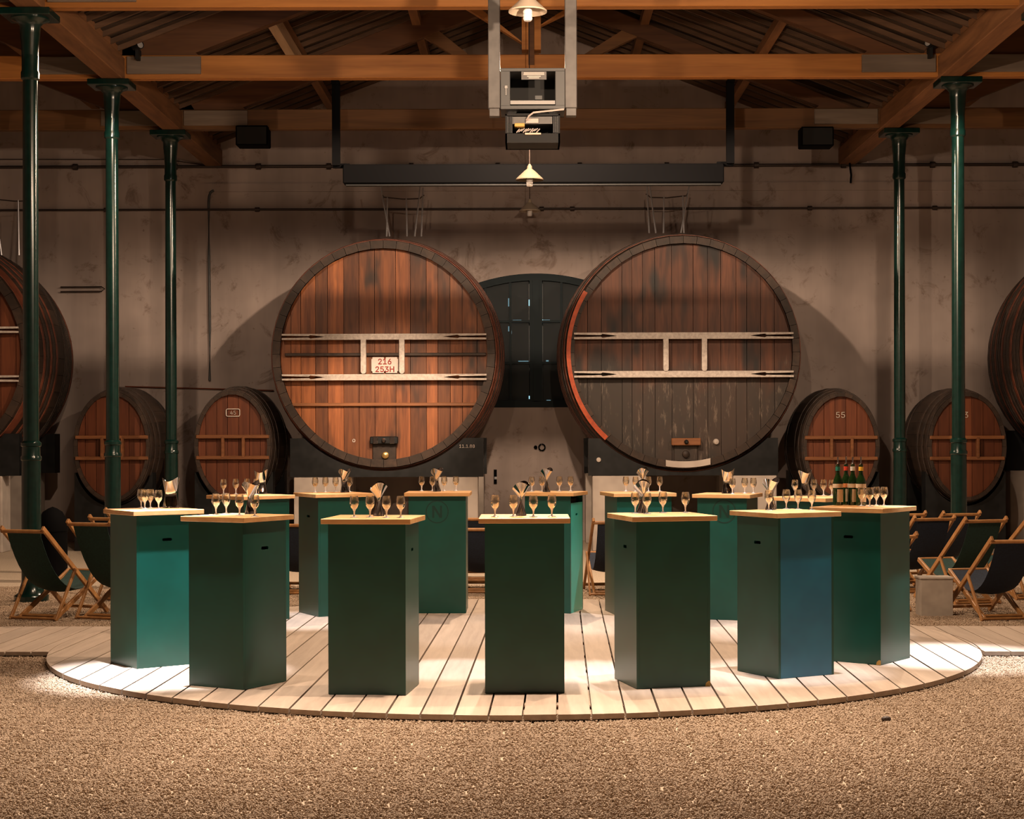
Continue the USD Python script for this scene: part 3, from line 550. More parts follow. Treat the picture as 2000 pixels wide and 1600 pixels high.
# metal rods that stand on the big casks
def rods(ox, lb, flip=False, top=4.61):
    t = thing('cask_rods', lb, 'rods'); y = 25.2
    f = (lambda x: ox + (x - 788)) if not flip else (lambda x: ox - (x - 788))
    for x0, y0, x1, y1 in ((746, 362, 763, 474), (759, 384, 757, 476), (796, 386, 797, 474), (824, 362, 812, 474), (829, 366, 825, 478)):
        q = P(f(x1), y1, y); q[2] = top
        obj('rod', tube([P(f(x0), y0, y), q], .013, 6), M['steel_rod'], t)
    obj('tie_rod', tube([P(f(x), yy, y) for x, yy in ((748, 376), (752, 384), (790, 388), (822, 387), (831, 380))], .01, 6), M['conduit'], t)
rods(788, 'thin metal rods standing on top of the cask with the number plate'); rods(1307, 'thin metal rods standing on top of the dark stained cask', True, 4.65)
rods(30, 'thin metal rods standing on top of the cask at the left edge', False, 4.35)
# projector cage and pendant lamps
PY_ = 15.4
t = thing('projector_cage', 'grey hanging frame with a glazed equipment box, above the centre', 'projector cage')
for x0, x1 in ((957, 981), (1107, 1131)):
    p, q = P(x0, 211, PY_), P(x1, -60, PY_); obj('hanging_post', cbox(p[0], q[0], PY_, PY_ + .12, p[2], 7.9, .006), M['grey_frame'], t)
    p, q = P(x0 + 2, 226, PY_), P(x1 - 2, 211, PY_); obj('post_foot', cbox(p[0], q[0], PY_ + .01, PY_ + .11, p[2], q[2], .004), M['grey_frame'], t)
a, b = P(981, 213, PY_), P(1107, 133, PY_); D = .40
bx = lambda x0, y0, x1, y1: (P(x0, y1, PY_), P(x1, y0, PY_))
obj('box_top', cbox(a[0], b[0], PY_, PY_ + D, b[2] - .03, b[2], .004), M['grey_case'], t); obj('box_floor', cbox(a[0], b[0], PY_, PY_ + D, a[2], a[2] + .035, .004), M['grey_case'], t)
for x0, x1 in ((981, 1000), (1088, 1107)):
    p, q = bx(x0, 136, x1, 209); obj('box_side', cbox(p[0], q[0], PY_ + .005, PY_ + D, p[2], q[2], .004), M['grey_case'], t)
obj('box_back', box(a[0], b[0], PY_ + D - .02, PY_ + D, a[2], b[2]), M['dark_case'], t)
p, q = bx(1000, 190, 1088, 203); obj('inner_shelf', box(p[0], q[0], PY_ + .02, PY_ + D - .03, p[2], p[2] + .035), M['white'], t)
p, q = bx(1048, 184, 1063, 193); obj('device', cbox(p[0], q[0], PY_ + .05, PY_ + .2, p[2], q[2], .004), M['grey_case'], t)
p, q = bx(1022, 139, 1071, 155); lab = obj('paper_label', box(p[0], q[0], PY_ + .012, PY_ + .015, p[2], q[2]), M['grey_frame'], t, label='pale label with lines of print')
for k, (w, dy) in enumerate(((.092, .055), (.094, .042), (.062, .025), (.048, .010))):
    obj('print_line', box((p[0] + q[0]) / 2 - w, (p[0] + q[0]) / 2 + w, PY_ + .009, PY_ + .012, p[2] + dy, p[2] + dy + .010), M['paper'], lab)
p, q = bx(989, 167, 995, 173); obj('lock', cbox(p[0], q[0], PY_ - .01, PY_ + .01, p[2], q[2], .003), M['white'], t); obj('key', box((p[0] + q[0]) / 2 - .004, (p[0] + q[0]) / 2 + .004, PY_ - .006, PY_ + .004, p[2] - .06, p[2]), M['white'], t)
t2 = thing('projector', 'dark grey projector hanging below the glazed equipment box', 'projector'); a, b = P(990, 278, PY_), P(1097, 222, PY_)
yb = PY_ + .02
obj('casing', cat([box(a[0], b[0], yb, yb + .38, a[2], a[2] + .085), box(a[0], b[0], yb + .34, yb + .38, a[2], b[2]), box(a[0], a[0] + .015, yb, yb + .38, a[2], b[2]), box(b[0] - .015, b[0], yb, yb + .38, a[2], b[2]), box(a[0], b[0], yb, yb + .38, b[2] - .015, b[2])]), M['dark_case'], t2)
for k in range(4):
    for s in (0, 1): x = a[0] + .02 + k * .013 if s == 0 else b[0] - .02 - k * .013; obj('vent_fin', box(x - .003, x + .003, yb + .004, yb + .02, a[2] + .09, b[2] - .02), M['grey_case'], t2)
p, q = bx(1004, 226, 1082, 240); obj('rear_panel', box(p[0], q[0], yb + .03, yb + .32, p[2], q[2]), M['grey_frame'], t2)
p, q = bx(1008, 239, 1028, 246); obj('yellow_plug', cbox(p[0], q[0], yb + .01, yb + .12, p[2], q[2], .006), M['chip'], t2, label='yellow plug')
p, q = bx(1030, 230, 1055, 239); obj('socket_block', cbox(p[0], q[0], yb + .015, yb + .03, p[2], q[2], .003), M['paper'], t2)
p, q = bx(1012, 247, 1060, 257); obj('cable_bundle', cat([tube([(p[0] + .02 * k, yb + .05, p[2] + .005 + .006 * (k % 3)), (p[0] + .02 * k + .03, yb + .09, q[2] - .004 * (k % 2))], .006, 6) for k in range(10)]), M['paper'], t2)
p, q = bx(1028, 259, 1060, 263); obj('handle', cbox(p[0], q[0], yb - .02, yb, p[2], q[2], .004), M['enamel'], t2)
obj('cable', tube([P(1105, 214, PY_ - .03), P(1075, 217, PY_ - .03), P(1045, 220, PY_ - .03), P(1036, 227, PY_ - .01), P(1032, 235, PY_ + .02)], .009, 6), M['paper'], t2)
obj('hanger', box(a[0] + .1, b[0] - .1, yb + .12, yb + .26, b[2] - .005, P(0, 213, PY_)[2] + .01), M['dark_case'], t2)
M['tin'] = plain('dull_tin', (.10, .075, .052), .7, 0, .2)  # shade colour darkened because the nearby bulb lights it too strongly
def pendant(px, py, y, label, shade='enamel'):
    """py: rim of the shade"""
    p = P(px, py, y); t = thing('pendant_lamp', label, 'pendant lamp', p)
    R = .165
    obj('shade', lathe([(.03, .135), (.035, .13), (.06, .112), (R, .012), (R, 0), (R - .008, .004), (.055, .10), (.028, .12)], 28), M[shade], t, 30)
    obj('bulb', lathe([(0, -.075), (.03, -.075), (.04, -.06), (.04, -.045), (.036, -.04), (.04, -.035), (.04, -.02), (.036, -.015), (.04, -.01), (.04, .01), (.03, .03), (.02, .12), (0, .12)], 20), M['bulb'], t, 40)
    obj('lamp_holder', lathe([(0, .12), (.03, .12), (.03, .16), (.012, .19), (0, .19)], 14), M[shade], t, 40)
    obj('cord', tube([(0, 0, .18), (0, 0, zl(p[0]) + .39 - p[2])], .006, 6), M['conduit'], t)
pendant(1035, 24, 14.6, 'near pendant lamp with a cream cone shade between the cage posts')
pendant(1037, 352, 20.2, 'small pendant lamp in front of the screen case', 'tin')
pendant(1037, 413, 26.2, 'farthest pendant lamp, just below the screen case')
# spotlights on the beams: the visible pair and those over the platform
def spotlight(pos, aim, label, kind=None):
    t = thing('spotlight', label, 'spotlight', pos, kind=kind)
    d = np.array(aim, float) - np.array(pos, float); d /= np.linalg.norm(d)
    m = lathe([(0, .10), (.035, .10), (.05, .06), (.055, -.09), (.048, -.09), (.045, -.06), (0, -.06)], 16); m.apply_transform(trimesh.geometry.align_vectors((0, 0, -1), d)); m.apply_translation(-d * .06)
    obj('housing', m, M['dark_case'], t, 40); obj('yoke', tube([(0, 0, 0), (0, 0, .12)], .012, 6), M['dark_case'], t)
for px, py, lb in ((272, 86, 'left'), (1822, 90, 'right')):
    p = P(px, py, 20.4); t = thing('spotlight', f'small spotlight on the middle beam beside the {lb} timbers', 'spotlight', p)
    s = 1 if px < 1000 else -1
    m = lathe([(0, -.07), (.04, -.07), (.05, -.04), (.05, .07), (.042, .07), (.042, .05), (0, .05)], 16); m.apply_transform(trimesh.geometry.align_vectors((0, 0, 1), (s * .7, -.7, .1))); obj('housing', m, M['dark_case'], t, 40)
    m = lathe([(0, .05), (.043, .05), (.043, .062), (0, .066)], 16); m.apply_transform(trimesh.geometry.align_vectors((0, 0, 1), (s * .7, -.7, .1))); obj('lens', m, M['white'], t, 40)
    obj('mount', box(-.02, .02, -.02, .15, -.16, -.03), M['dark_case'], t)
for p, a_, w, c in DECK_SPOTS: spotlight(p, a_, 'stage spotlight hung over the platform, above the picture', 'structure')

# ------------------------------------------------------------------ platform and walkways: one board, one piece
DX, DY, DR, DT = -.10, 13.34, 3.53, .05
dvec = np.array([.0195, 1.0]); dvec /= np.linalg.norm(dvec); pvec = np.array([dvec[1], -dvec[0]])
def board(poly, z0, z1):
    """poly in (along the row, along the board) coordinates about the platform's centre"""
    ms = []
    for g in getattr(poly, 'geoms', [poly]):
        if g.geom_type != 'Polygon' or g.area < .002: continue
        g = g.buffer(-.003, join_style=2)
        if g.is_empty: continue
        m = trimesh.creation.extrude_polygon(g, z1 - z0, engine='earcut'); v = m.vertices
        xy = np.outer(v[:, 0], pvec) + np.outer(v[:, 1], dvec) + [DX, DY]
        m.vertices = np.column_stack([xy, v[:, 2] + z0]); ms.append(m)
    return cat(ms) if ms else None
rng = np.random.default_rng(7)
deck = thing('platform', 'round pale wooden platform that the tasting tables stand on', 'platform')
disc = Point(0, 0).buffer(DR, 64)
W_ = .1975; k0 = -18.3
for k in range(38):
    x0 = (k0 + k) * W_; cuts = [-4, 2.0 + .0 * rng.random(), 4] if True else None
    for c0, c1 in zip(cuts[:-1], cuts[1:]):
        g = disc.intersection(sbox(x0 + .003, c0, x0 + W_ - .003, c1)); dz = rng.uniform(-.003, 0)
        m = board(g, .018, DT + dz) if not g.is_empty else None
        if m is not None: obj('plank', m, M['deck'], deck)
obj('joist', cat([box(DX - math.sqrt(DR**2 - y * y) + .25, DX + math.sqrt(DR**2 - y * y) - .25, DY + y - .03, DY + y + .03, 0, .018) for y in (-3.0, -2.2, -1.4, -.6, .2, 1., 1.8, 2.6, 3.1)]), M['rafter'], deck)
for s, lb in ((-1, 'left'), (1, 'right')):
    wk = thing('walkway', f'boarded walkway leading off the {lb} side of the round platform', 'walkway')
    for k in range(24):
        x0 = (k0 + (-k if s < 0 else 37 + k)) * W_ + (W_ * 3 if s < 0 else -W_ * 4)
        g = sbox(x0 + .003, -.62 + .0 * rng.random(), x0 + W_ - .003, 1.10).difference(disc.buffer(.006)); dz = rng.uniform(-.003, 0)
        m = board(g, .018, DT - .002 + dz) if not g.is_empty else None
        if m is not None: obj('plank', m, M['deck'], wk)
    xa, xb = sorted((DX + s * 3.75, DX + s * 7.6)); obj('joist', cat([box(xa, xb, DY + y - .03 - s * .08, DY + y + .03 - s * .08, 0, .018) for y in (-.4, .9)]), M['rafter'], wk)

# ------------------------------------------------------------------ gravel
def stone_patch(seed, size=.42, n=1150):
    r = np.random.default_rng(seed); base = trimesh.creation.icosphere(0); ms = []
    V = np.array(base.vertices); F = np.array(base.faces); vs, fs = [], []
    for i in range(n):
        s = r.uniform(.0048, .0092); v = V * (1 + r.uniform(-.22, .22, (len(V), 1))) * [s * r.uniform(.8, 1.35), s * r.uniform(.7, 1.1), s * r.uniform(.55, .85)]
        q = trimesh.transformations.random_rotation_matrix(r.random(3))[:3, :3]; v = v @ q.T
        vs.append(v + [r.uniform(-.5, .5) * size, r.uniform(-.5, .5) * size, r.uniform(.001, .010)]); fs.append(F + 12 * i)
    return trimesh.Trimesh(np.vstack(vs), np.vstack(fs), process=False)
gr = UsdGeom.PointInstancer.Define(stage, '/World/gravel')
data(gr.GetPrim(), kind='stuff', label='loose pale crushed gravel around the platform', category='gravel')
protos = []
for k in range(4):
    m = usdkit.mesh(stage, f'/World/gravel/stone_patch_{k:03d}' if k else '/World/gravel/stone_patch', stone_patch(50 + k), M['stone']); protos.append(m.GetPath())
pos, ori, idx = [], [], []
r = np.random.default_rng(3)
S = .38
for i in range(-20, 21):
    for j in range(18, 50):
        x, y = i * S, j * S
        half = .36 * y + 1.0
        if abs(x) > half or y > 18.8: continue
        d = math.hypot(x - DX, y - DY)
        if d < DR - .35: continue
        if abs(x - DX) > DR and DY - .25 < y < DY + .75: continue
        pos.append((x, y, 0)); a = r.integers(4) * 90 + r.uniform(-4, 4); ori.append(Gf.Quath(cos(radians(a / 2)), 0, 0, sin(radians(a / 2)))); idx.append(int(r.integers(4)))
gr.CreatePrototypesRel().SetTargets(protos); gr.CreatePositionsAttr(Vt.Vec3fArray([Gf.Vec3f(*p) for p in pos])); gr.CreateOrientationsAttr(Vt.QuathArray(ori)); gr.CreateProtoIndicesAttr(Vt.IntArray(idx))
g0 = G(1728, 1408, .02); st_ = trimesh.creation.icosphere(1, .024); st_.vertices *= [1.2, .8, .7]; st_.apply_translation(g0)
obj('dark_pebble', st_, M['hoop_dark'], None, label='single dark pebble on the gravel right of centre', category='stone')

# ------------------------------------------------------------------ tasting tables
HB, HT, OV = 1.06, 1.093, .038                                             # body top, table top, overhang (above the deck)
TABLES = {  # key: (cx, cy, width, angle, {face: extras}, label, phrase)
 'F1': (-2.656, 12.116, .455, 53.5, dict(right='slot'), 'leftmost front tasting table, green with a brightly lit handle side', 'leftmost front table'),
 'F2': (-1.887, 11.110, .444, 29.5, dict(right='slot'), 'second front tasting table from the left, green and turned corner-on', 'second front table from the left'),
 'F3': (-.974, 10.837, .488, 6.0, dict(right='slot'), 'third front tasting table from the left, with a near-black front', 'third front table from the left'),
 'F4': (-.020, 10.890, .495, 0., {}, 'middle front tasting table, dark green and facing straight ahead', 'middle front table'),
 'F5': (.870, 11.105, .493, 76.5, dict(front='slot', chip=1), 'third front tasting table from the right, with a chipped bottom corner', 'third front table from the right'),
 'F6': (1.741, 11.545, .460, 61.3, dict(front='slot', blue=1), 'second front tasting table from the right, with one bright blue side', 'second front table from the right'),
 'F7': (2.409, 12.241, .490, 36.5, dict(front='slot', chip=2), 'rightmost front tasting table, green, carrying the four bottles', 'rightmost front table'),
 'B1': (-2.44, 15.04, .48, 45., {}, 'leftmost back tasting table, green, mostly hidden behind a front table', 'leftmost back table'),
 'B2': (-1.764, 15.521, .489, 61.8, dict(front='slot'), 'second back tasting table from the left, green with a pale-footed side', 'second back table from the left'),
 'B3': (-.82, 15.74, .52, 0., dict(front='emblem'), 'third back tasting table from the left, green with a faint round emblem', 'third back table from the left'),
 'B4': (.244, 15.687, .43, 17., dict(right='hatch'), 'middle back tasting table with spotlight painted turquoise on its side panel', 'middle back table'),
 'B5': (1.0, 15.49, .50, 80., {}, 'third back tasting table from the right, green, between two big casks', 'third back table from the right'),
 'B6': (1.768, 15.07, .44, 20., dict(front='emblem'), 'second back tasting table from the right, green with a faint round emblem', 'second back table from the right'),
 'B7': (2.42, 14.25, .48, 45., {}, 'rightmost back tasting table, green, half hidden behind the four bottles', 'rightmost back table'),
}
tab = {}
def panel(w, h, th, slot=False):
    q = sbox(-w / 2, 0, w / 2, h)
    if slot: q = q.difference(sbox(-.028, .885, .028, .889).buffer(.008, 4))
    return extrude_y(q, 0, th)
def table(key):
    cx, cy, w, th, ex, lb, ph = TABLES[key]
    t = thing('tasting_table', lb, 'table', (cx, cy, DT), -th); tab[key] = (cx, cy, w, th)
    T, h = .018, w / 2
    for face, ang in (('front', 0), ('right', 90), ('back', 180), ('left', 270)):
        e = ex.get(face); wide = w if face in ('front', 'back') else w - 2 * T - .001
        m = panel(wide, HB - .065 if e == 'hatch' else HB, T, e in ('slot', 'hatch'))
        m.apply_translation([0, -h, 0]); m.apply_transform(trimesh.transformations.rotation_matrix(radians(ang), (0, 0, 1)))
        mat = M['blue'] if (face == 'right' and ex.get('blue')) else M['turq'] if e == 'hatch' else M['green']
        p = obj('side_panel', m, mat, t, label='bright blue side panel' if mat is M['blue'] else 'side panel cut short at the top, spotlight painted in as turquoise' if mat is M['turq'] else None)
        if e == 'emblem':
            zc = .92 if key == 'B3' else .945; ox = .0 if key == 'B3' else .02; ring = Point(ox, zc).buffer(.105, 24).difference(Point(ox, zc).buffer(.094, 24))
            obj('emblem', cat([extrude_y(ring, -h - .0012, -h + .001), text_xz('N', .105, ox, -h + .0005, zc - .052, .0017, True)]), M['emblem'], p)
    obj('inner_lining', box(-h + T + .03, h - T - .03, -h + T + .03, h - T - .03, .02, HB - .03), M['dark'], t)  # dark block put in for the shade seen through slots and hatch
    o = h + OV
    obj('tabletop', cbox(-o, o, -o, o, HB, HT, .003), M['top'], t)
    if ex.get('chip'):
        q = Polygon([(0, 0), (.035, 0), (.03, .02), (.012, .035), (0, .03)])
        if ex['chip'] == 1: m = extrude_y(q, -.001, .002); m.vertices[:, 0] *= -1; m.invert(); m.apply_translation([h, 0, 0]); m.vertices = np.stack([m.vertices[:, 1] + h, m.vertices[:, 0], m.vertices[:, 2]], 1); m.invert()
        else: m = extrude_y(q, -h - .0015, -h + .002); m.vertices[:, 0] = h - m.vertices[:, 0]; m.invert()
        obj('worn_corner', m, M['chip'], t, label='yellow bare chipped corner')
for k in TABLES: table(k)

# ------------------------------------------------------------------ glasses, carafes, bottles on the tables
ZT = DT + HT
gl_first, ca_first = [None], [None]
def make_glass(loc, rot, label):
    if gl_first[0]: return dup(gl_first[0], loc, rot, label)
    t = thing('wine_glass', label, 'glass', loc, rot); gl_first[0] = t
    obj('stem', lathe([(0, 0), (.0265, 0), (.0265, .0016), (.012, .0045), (.0055, .010), (.0045, .022), (.0050, .036), (.0095, .048), (.0135, .0545), (0, .0545)], 18), M['stem'], t, 50)
    out = [(.0135, .0545), (.0215, .064), (.0275, .078), (.0295, .092), (.0285, .108), (.0255, .128), (.0235, .136)]
    obj('bowl', lathe(out + [(r_ - .0009, z_) for r_, z_ in out[::-1]], 20), M['bowl'], t, 60)
    obj('drink', lathe([(0, .0555), (.013, .0565), (.020, .0645), (.0258, .0775), (.0262, .079), (0, .079)], 18), M['drink'], t, 40)
    return t
def make_carafe(loc, rot, label):
    if ca_first[0]: return dup(ca_first[0], loc, rot, label)
    t = thing('steel_carafe', label, 'carafe', loc, rot); ca_first[0] = t
    n, rows = 32, []
    key = [(0, .058, .034), (.012, .057, .033), (.05, .050, .018), (.085, .043, .0072), (.10, .041, .0062), (.115, .043, .0095), (.15, .052, .030), (.185, .058, .050), (.198, .061, .057)]
    kz = np.array(key); zz = np.linspace(0, .198, 20); ax = np.interp(zz, kz[:, 0], kz[:, 1]); ay = np.interp(zz, kz[:, 0], kz[:, 2])
    def surf(off):
        v = []
        for z_, a_, b_ in zip(zz, ax, ay):
            for q in np.arange(n) * 2 * pi / n:
                lift = (z_ / .198) ** 3 * .020 * cos(2 * q + .6) - (z_ / .198) ** 3 * .012 * sin(q)
                v.append(((a_ - off) * cos(q), (b_ - off) * sin(q), max(z_ + lift, .0005 if off else 0)))
        return v
    v = surf(0) + surf(.0012); K = len(zz) * n; f = []
    for i in range(len(zz) - 1):
        for j in range(n):
            p, q = i * n + j, i * n + (j + 1) % n; f += [[p, q, q + n], [p, q + n, p + n], [K + p, K + q + n, K + q], [K + p, K + p + n, K + q + n]]
    e = (len(zz) - 1) * n
    for j in range(n): p, q = e + j, e + (j + 1) % n; f += [[p, q, K + q], [p, K + q, K + p]]
    obj('body', trimesh.Trimesh(np.array(v), np.array(f), process=False), M['steel'], t, 50)
    obj('base', lathe([(0, 0), (1, 0), (1, .003), (0, .003)], n).apply_transform(np.diag([.057, .033, 1, 1])), M['steel'], t)
    return t
ITEMS = {  # key: (glasses [(px, py)], carafe (px, py, rot))
 'F1': ([(275, 987), (282, 990), (293, 989), (309, 991)], (333, 988, 10)), 'F2': ([(421, 1002), (441, 1000), (467, 1004), (497, 1006)], (489, 999, 70)),
 'F3': ([(691, 1009), (722, 1009), (754, 1010), (782, 1010)], (739, 1006, 110)), 'F4': ([(966, 1009), (1002, 1009), (1041, 1010), (1077, 1009)], (1017, 1007, 95)),
 'F5': ([(1240, 1004), (1263, 1005), (1294, 1003), (1338, 1003)], (1253, 1002, 100)), 'F6': ([(1501, 998), (1535, 997), (1558, 997), (1585, 996)], (1505, 996, 60)),
 'F7': ([(1682, 992), (1698, 993), (1711, 991), (1726, 990)], None), 'B1': ([(436, 960), (460, 960), (482, 961), (500, 963)], (509, 961, 20)),
 'B2': ([(615, 958), (635, 958), (655, 959), (682, 959)], (673, 960, 65)), 'B3': ([(823, 957), (844, 958), (867, 957), (890, 957)], (853, 959, 75)),
 'B4': ([(1038, 960), (1058, 960), (1092, 960), (1114, 960)], (1067, 961, 80)), 'B5': ([(1222, 961), (1241, 961), (1266, 961), (1288, 961)], (1255, 961, 85)),
 'B6': ([(1454, 966), (1430, 967), (1471, 966)], (1421, 966, 15)), 'B7': ([(1552, 969), (1589, 970), (1608, 969), (1624, 970)], (1572, 970, 35)),
}
def fit(key, px, py, taken, rad, need):
    """spot on the table top behind pixel column px, as close as possible to pixel row py, clear of what stands there"""
    cx, cy, w, th = tab[key]; best = None; lim = w / 2 + OV - rad; a = radians(-th)
    y0 = G(px, py, ZT)[1]
    for y in np.arange(cy - .5, cy + .5, .01):
        x = P(px, py, y)[0]
        lx, ly = (x - cx) * cos(a) + (y - cy) * sin(a), -(x - cx) * sin(a) + (y - cy) * cos(a)
        over = max(0, abs(lx) - lim) + max(0, abs(ly) - lim)
        near = sum(max(0, need + r2 - math.hypot(x - tx, y - ty)) for tx, ty, r2 in taken)
        c = abs(y - y0) * .3 + over * 30 + near * 40
        if best is None or c < best[0]: best = (c, x, y)
    return best[1], best[2]
BOTTLES = [(1636, 988, (.02, .20, .15), 'green'), (1652, 986, (.62, .06, .03), 'red'), (1665, 986, (.80, .78, .76), 'white'), (1681, 985, (.80, .50, .06), 'yellow')]
taken = {k: [] for k in TABLES}
M['label'] = plain('cream_label', (.66, .52, .36), .7)
def make_bottle(x, y, color, cname):
    t = thing('bottle', f'dark green bottle with a {cname} neck band and a metal pourer', 'bottle', (x, y, ZT))
    obj('glass_body', lathe([(0, 0), (.034, 0), (.037, .004), (.037, .165), (.033, .185), (.020, .215), (.0145, .235), (.0140, .285), (.0155, .288), (.0155, .298), (0, .298)], 24), M['bottle'], t, 45)
    mt = plain(f'{cname}_neck_band', color, .4)
    obj('neck_band', lathe([(.0152, .252), (.0175, .252), (.0175, .282), (.0152, .282)], 20), mt, t, 45, label=f'{cname} neck band')
    obj('shoulder_label', lathe([(.0368, .128), (.0376, .128), (.0376, .158), (.0368, .158)], 24), M['label'] if cname != 'red' else plain('orange_label', (.62, .22, .07), .7), t, 45)
    v = []; arc = np.linspace(-1.9, -.35, 9)
    for z_ in (.025, .118):
        for q in arc: v.append((.0377 * cos(q), .0377 * sin(q), z_))
    f = []
    for i in range(8): f += [[i, i + 1, i + 10], [i, i + 10, i + 9]]
    obj('front_label', trimesh.Trimesh(np.array(v), np.array(f), process=False), M['label'], t, True)
    obj('pourer', lathe([(0, .296), (.0145, .296), (.011, .304), (.0055, .309), (.0052, .352), (.0035, .353), (0, .353)], 14), M['steel'], t, 45)
for px, py, c, n in BOTTLES:
    x, y = fit('F7', px, py, taken['F7'], .045, .04); taken['F7'].append((x, y, .04)); make_bottle(x, y, c, n)
ORD = {4: ('leftmost', 'second from left', 'third from left', 'rightmost'), 3: ('leftmost', 'middle', 'rightmost')}
for key, (gls, car) in ITEMS.items():
    ph = TABLES[key][6]
    if car:
        x, y = fit(key, car[0], car[1], taken[key], .055, .055); taken[key].append((x, y, .05))
        make_carafe((x, y, ZT), car[2], f'flared steel carafe with a slanted lip on the {ph}')
    order = sorted(range(len(gls)), key=lambda i: gls[i][0])
    for rank, i in enumerate(order):
        x, y = fit(key, gls[i][0], gls[i][1], taken[key], .03, .031); taken[key].append((x, y, .031))
        make_glass((x, y, ZT), 0, f'small stemmed tasting glass, {ORD[len(gls)][rank]} on the {ph}')

# ------------------------------------------------------------------ deckchairs
def deckchair(px, py, y, rot, canvas, label, foot_dy=0, w=.44):
    """px, py: middle of the top bar; y its depth; rot: 0 faces the back wall, positive turns it to the right"""
    p = P(px, py, y); H = p[2]; d = np.array([sin(radians(rot)), cos(radians(rot))]); TB = -.56
    o = p[:2] - d * TB
    t = thing('deckchair', label, 'deckchair', (o[0], o[1], 0), -rot)
    h, wd = w / 2, M['chair_wood']
    top, foot = np.array([TB, H]), np.array([.42, .02]); r0, r1 = np.array([-.36, .02]), np.array([.40, .40])
    for s in (-1, 1):
        obj('back_rail', bar((s * h, *(top + [-.02, .035])), (s * h, *foot), .026, .045, c=.004), wd, t)
        obj('seat_rail', bar((s * (h - .032), *r0), (s * (h - .032), *r1), .026, .045, c=.004), wd, t)
        a = top * .55 + foot * .45
        obj('prop', bar((s * (h + .022), *a), (s * (h + .022), -.42, .012), .018, .034, c=.003), wd, t)
    def cross(name, y_, z_, hw, r_=.016): obj(name, tube([(-hw, y_, z_), (hw, y_, z_)], r_, 8), wd, t, 40)
    cross('top_bar', top[0], top[1], h + .01, .017); cross('front_bar', r1[0], r1[1], h - .03); cross('rear_foot_bar', -.33, .045, h - .03); cross('front_foot_bar', .36, .065, h); cross('prop_bar', -.415, .03, h + .03, .013)
    # canvas: hangs from the top bar to the front bar
    n = 14; u = np.linspace(0, 1, n); c0, c1, c2, c3 = top + [0, .012], top + [.13, -.33], np.array([-.12, .02]), r1 + [0, .012]
    cv = np.array([(1 - q) ** 3 * c0 + 3 * (1 - q) ** 2 * q * c1 + 3 * (1 - q) * q * q * c2 + q ** 3 * c3 for q in u])
    v, f = [], []; hw = h - .045; cols = 7
    for k, (yy, zz_) in enumerate(cv):
        for x in np.linspace(-hw, hw, cols): v.append((x, yy, zz_ - .035 * (1 - (x / hw) ** 2) * sin(pi * u[k])))
    for i in range(n - 1):
        for j in range(cols - 1): a = i * cols + j; f += [[a, a + 1, a + cols + 1], [a, a + cols + 1, a + cols]]
    m = trimesh.Trimesh(np.array(v), np.array(f), process=False)
    v2 = m.vertices - m.vertex_normals * .004; K = len(v); rim = [[j, j + 1] for j in range(cols - 1)] + [[K - cols + j + 1, K - cols + j] for j in range(cols - 1)] + [[(i + 1) * cols, i * cols] for i in range(n - 1)] + [[i * cols + cols - 1, (i + 1) * cols + cols - 1] for i in range(n - 1)]
    ff = list(f) + [[b + K for b in tr[::-1]] for tr in f] + [x for a, b in rim for x in ([b, a, a + K], [b, a + K, b + K])]
    obj('canvas_sling', trimesh.Trimesh(np.vstack([v, v2]), np.array(ff), process=False), canvas, t, 40)
    return t
GN, NV = M['bottle_green'], M['navy']
deckchair(44, 1033, 15.2, 20, GN, 'green canvas deckchair at the left edge of the picture')
deckchair(174, 1020, 15.2, 20, GN, 'green canvas deckchair just left of the leftmost front table')
deckchair(212, 1010, 17.0, 20, NV, 'deckchair directly behind the second green deckchair on the left')
deckchair(242, 996, 18.5, 16, NV, 'farthest of the deckchairs on the left, only its top bar showing')
deckchair(560, 1024, 17.6, 6, NV, 'navy deckchair between the second front table and the second back table')
deckchair(930, 1034, 17.7, 2, NV, 'navy deckchair glimpsed just left of the middle front table')
deckchair(928, 1014, 19.1, 2, NV, 'deckchair behind the navy one left of the middle front table')
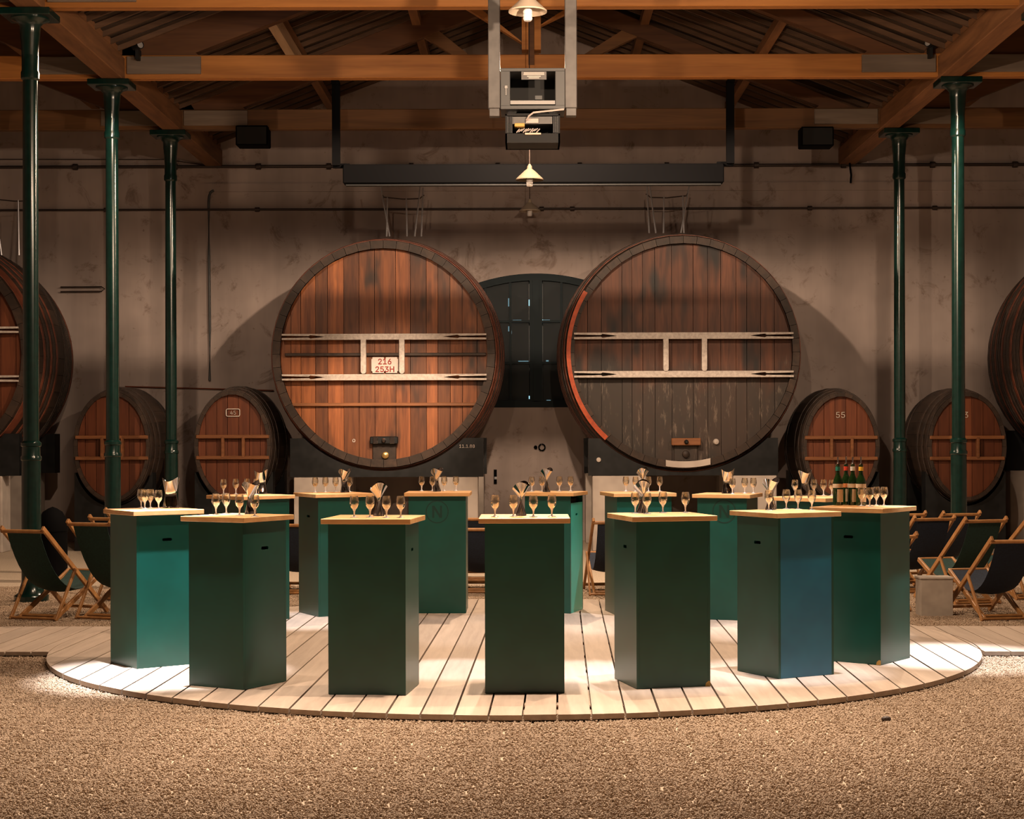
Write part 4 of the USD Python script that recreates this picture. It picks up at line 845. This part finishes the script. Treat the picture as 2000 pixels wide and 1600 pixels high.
deckchair(1200, 1022, 17.4, -4, NV, 'navy deckchair right of the turquoise-lit table side')
deckchair(1747, 1053, 15.7, -18, NV, 'deckchair mostly hidden behind the rightmost front table')
deckchair(1824, 1019, 17.6, -12, NV, 'navy deckchair behind the pale crate')
deckchair(1924, 1023, 16.4, -16, GN, 'dark green deckchair between two navy ones on the right')
deckchair(1981, 1063, 14.95, -10, NV, 'nearest navy deckchair at the right edge of the picture')
deckchair(1770, 1010, 18.8, -12, NV, 'back row deckchair, left one of the two top bars on the right')
deckchair(1877, 1010, 18.8, -14, NV, 'back row deckchair, right one of the two top bars on the right')
deckchair(2042, 1023, 16.9, -20, GN, 'deckchair cut by the right edge, behind the nearest navy one')

# ------------------------------------------------------------------ crates and odd things on the floor
def crate(px0, px1, pyb, pyt, name, label, depth=.36, rot=0):
    y = G(px0, pyb, .0)[1]; a, b = P(px0, pyb, y), P(px1, pyt, y); w, h = b[0] - a[0], b[2]
    t = thing(name, label, 'crate', ((a[0] + b[0]) / 2, y + depth / 2, 0), rot)
    W2, D2, T = w / 2, depth / 2, .016
    obj('front_panel', cbox(-W2, W2, -D2, -D2 + T, .0, h - .02, .003), M['crate'], t); obj('back_panel', cbox(-W2, W2, D2 - T, D2, 0, h - .02, .003), M['crate'], t)
    for s in (-1, 1): obj('side_panel', cbox(min(s * W2, s * (W2 - T)), max(s * W2, s * (W2 - T)), -D2 + T, D2 - T, .0, h - .02, .003), M['crate'], t)
    obj('lid', cbox(-W2 - .008, W2 + .008, -D2 - .008, D2 + .008, h - .02, h, .004), M['crate'], t)
crate(1797, 1860, 1210, 1132, 'crate', 'pale grey crate among the deckchairs on the right', .22, 0)
p = P(102, 985, 19.6); t = thing('domed_bin', 'black round-topped bin behind the green deckchairs', 'bin', (p[0], 19.6, 0))
obj('body', lathe([(0, 0), (.15, 0), (.165, .03), (.165, .60), (0, .60)], 24), M['black'], t, 40); obj('lid', lathe([(.172, .58), (.172, .63), (.155, .72), (.11, .80), (.05, .84), (0, p[2])], 24), M['black'], t, 50)
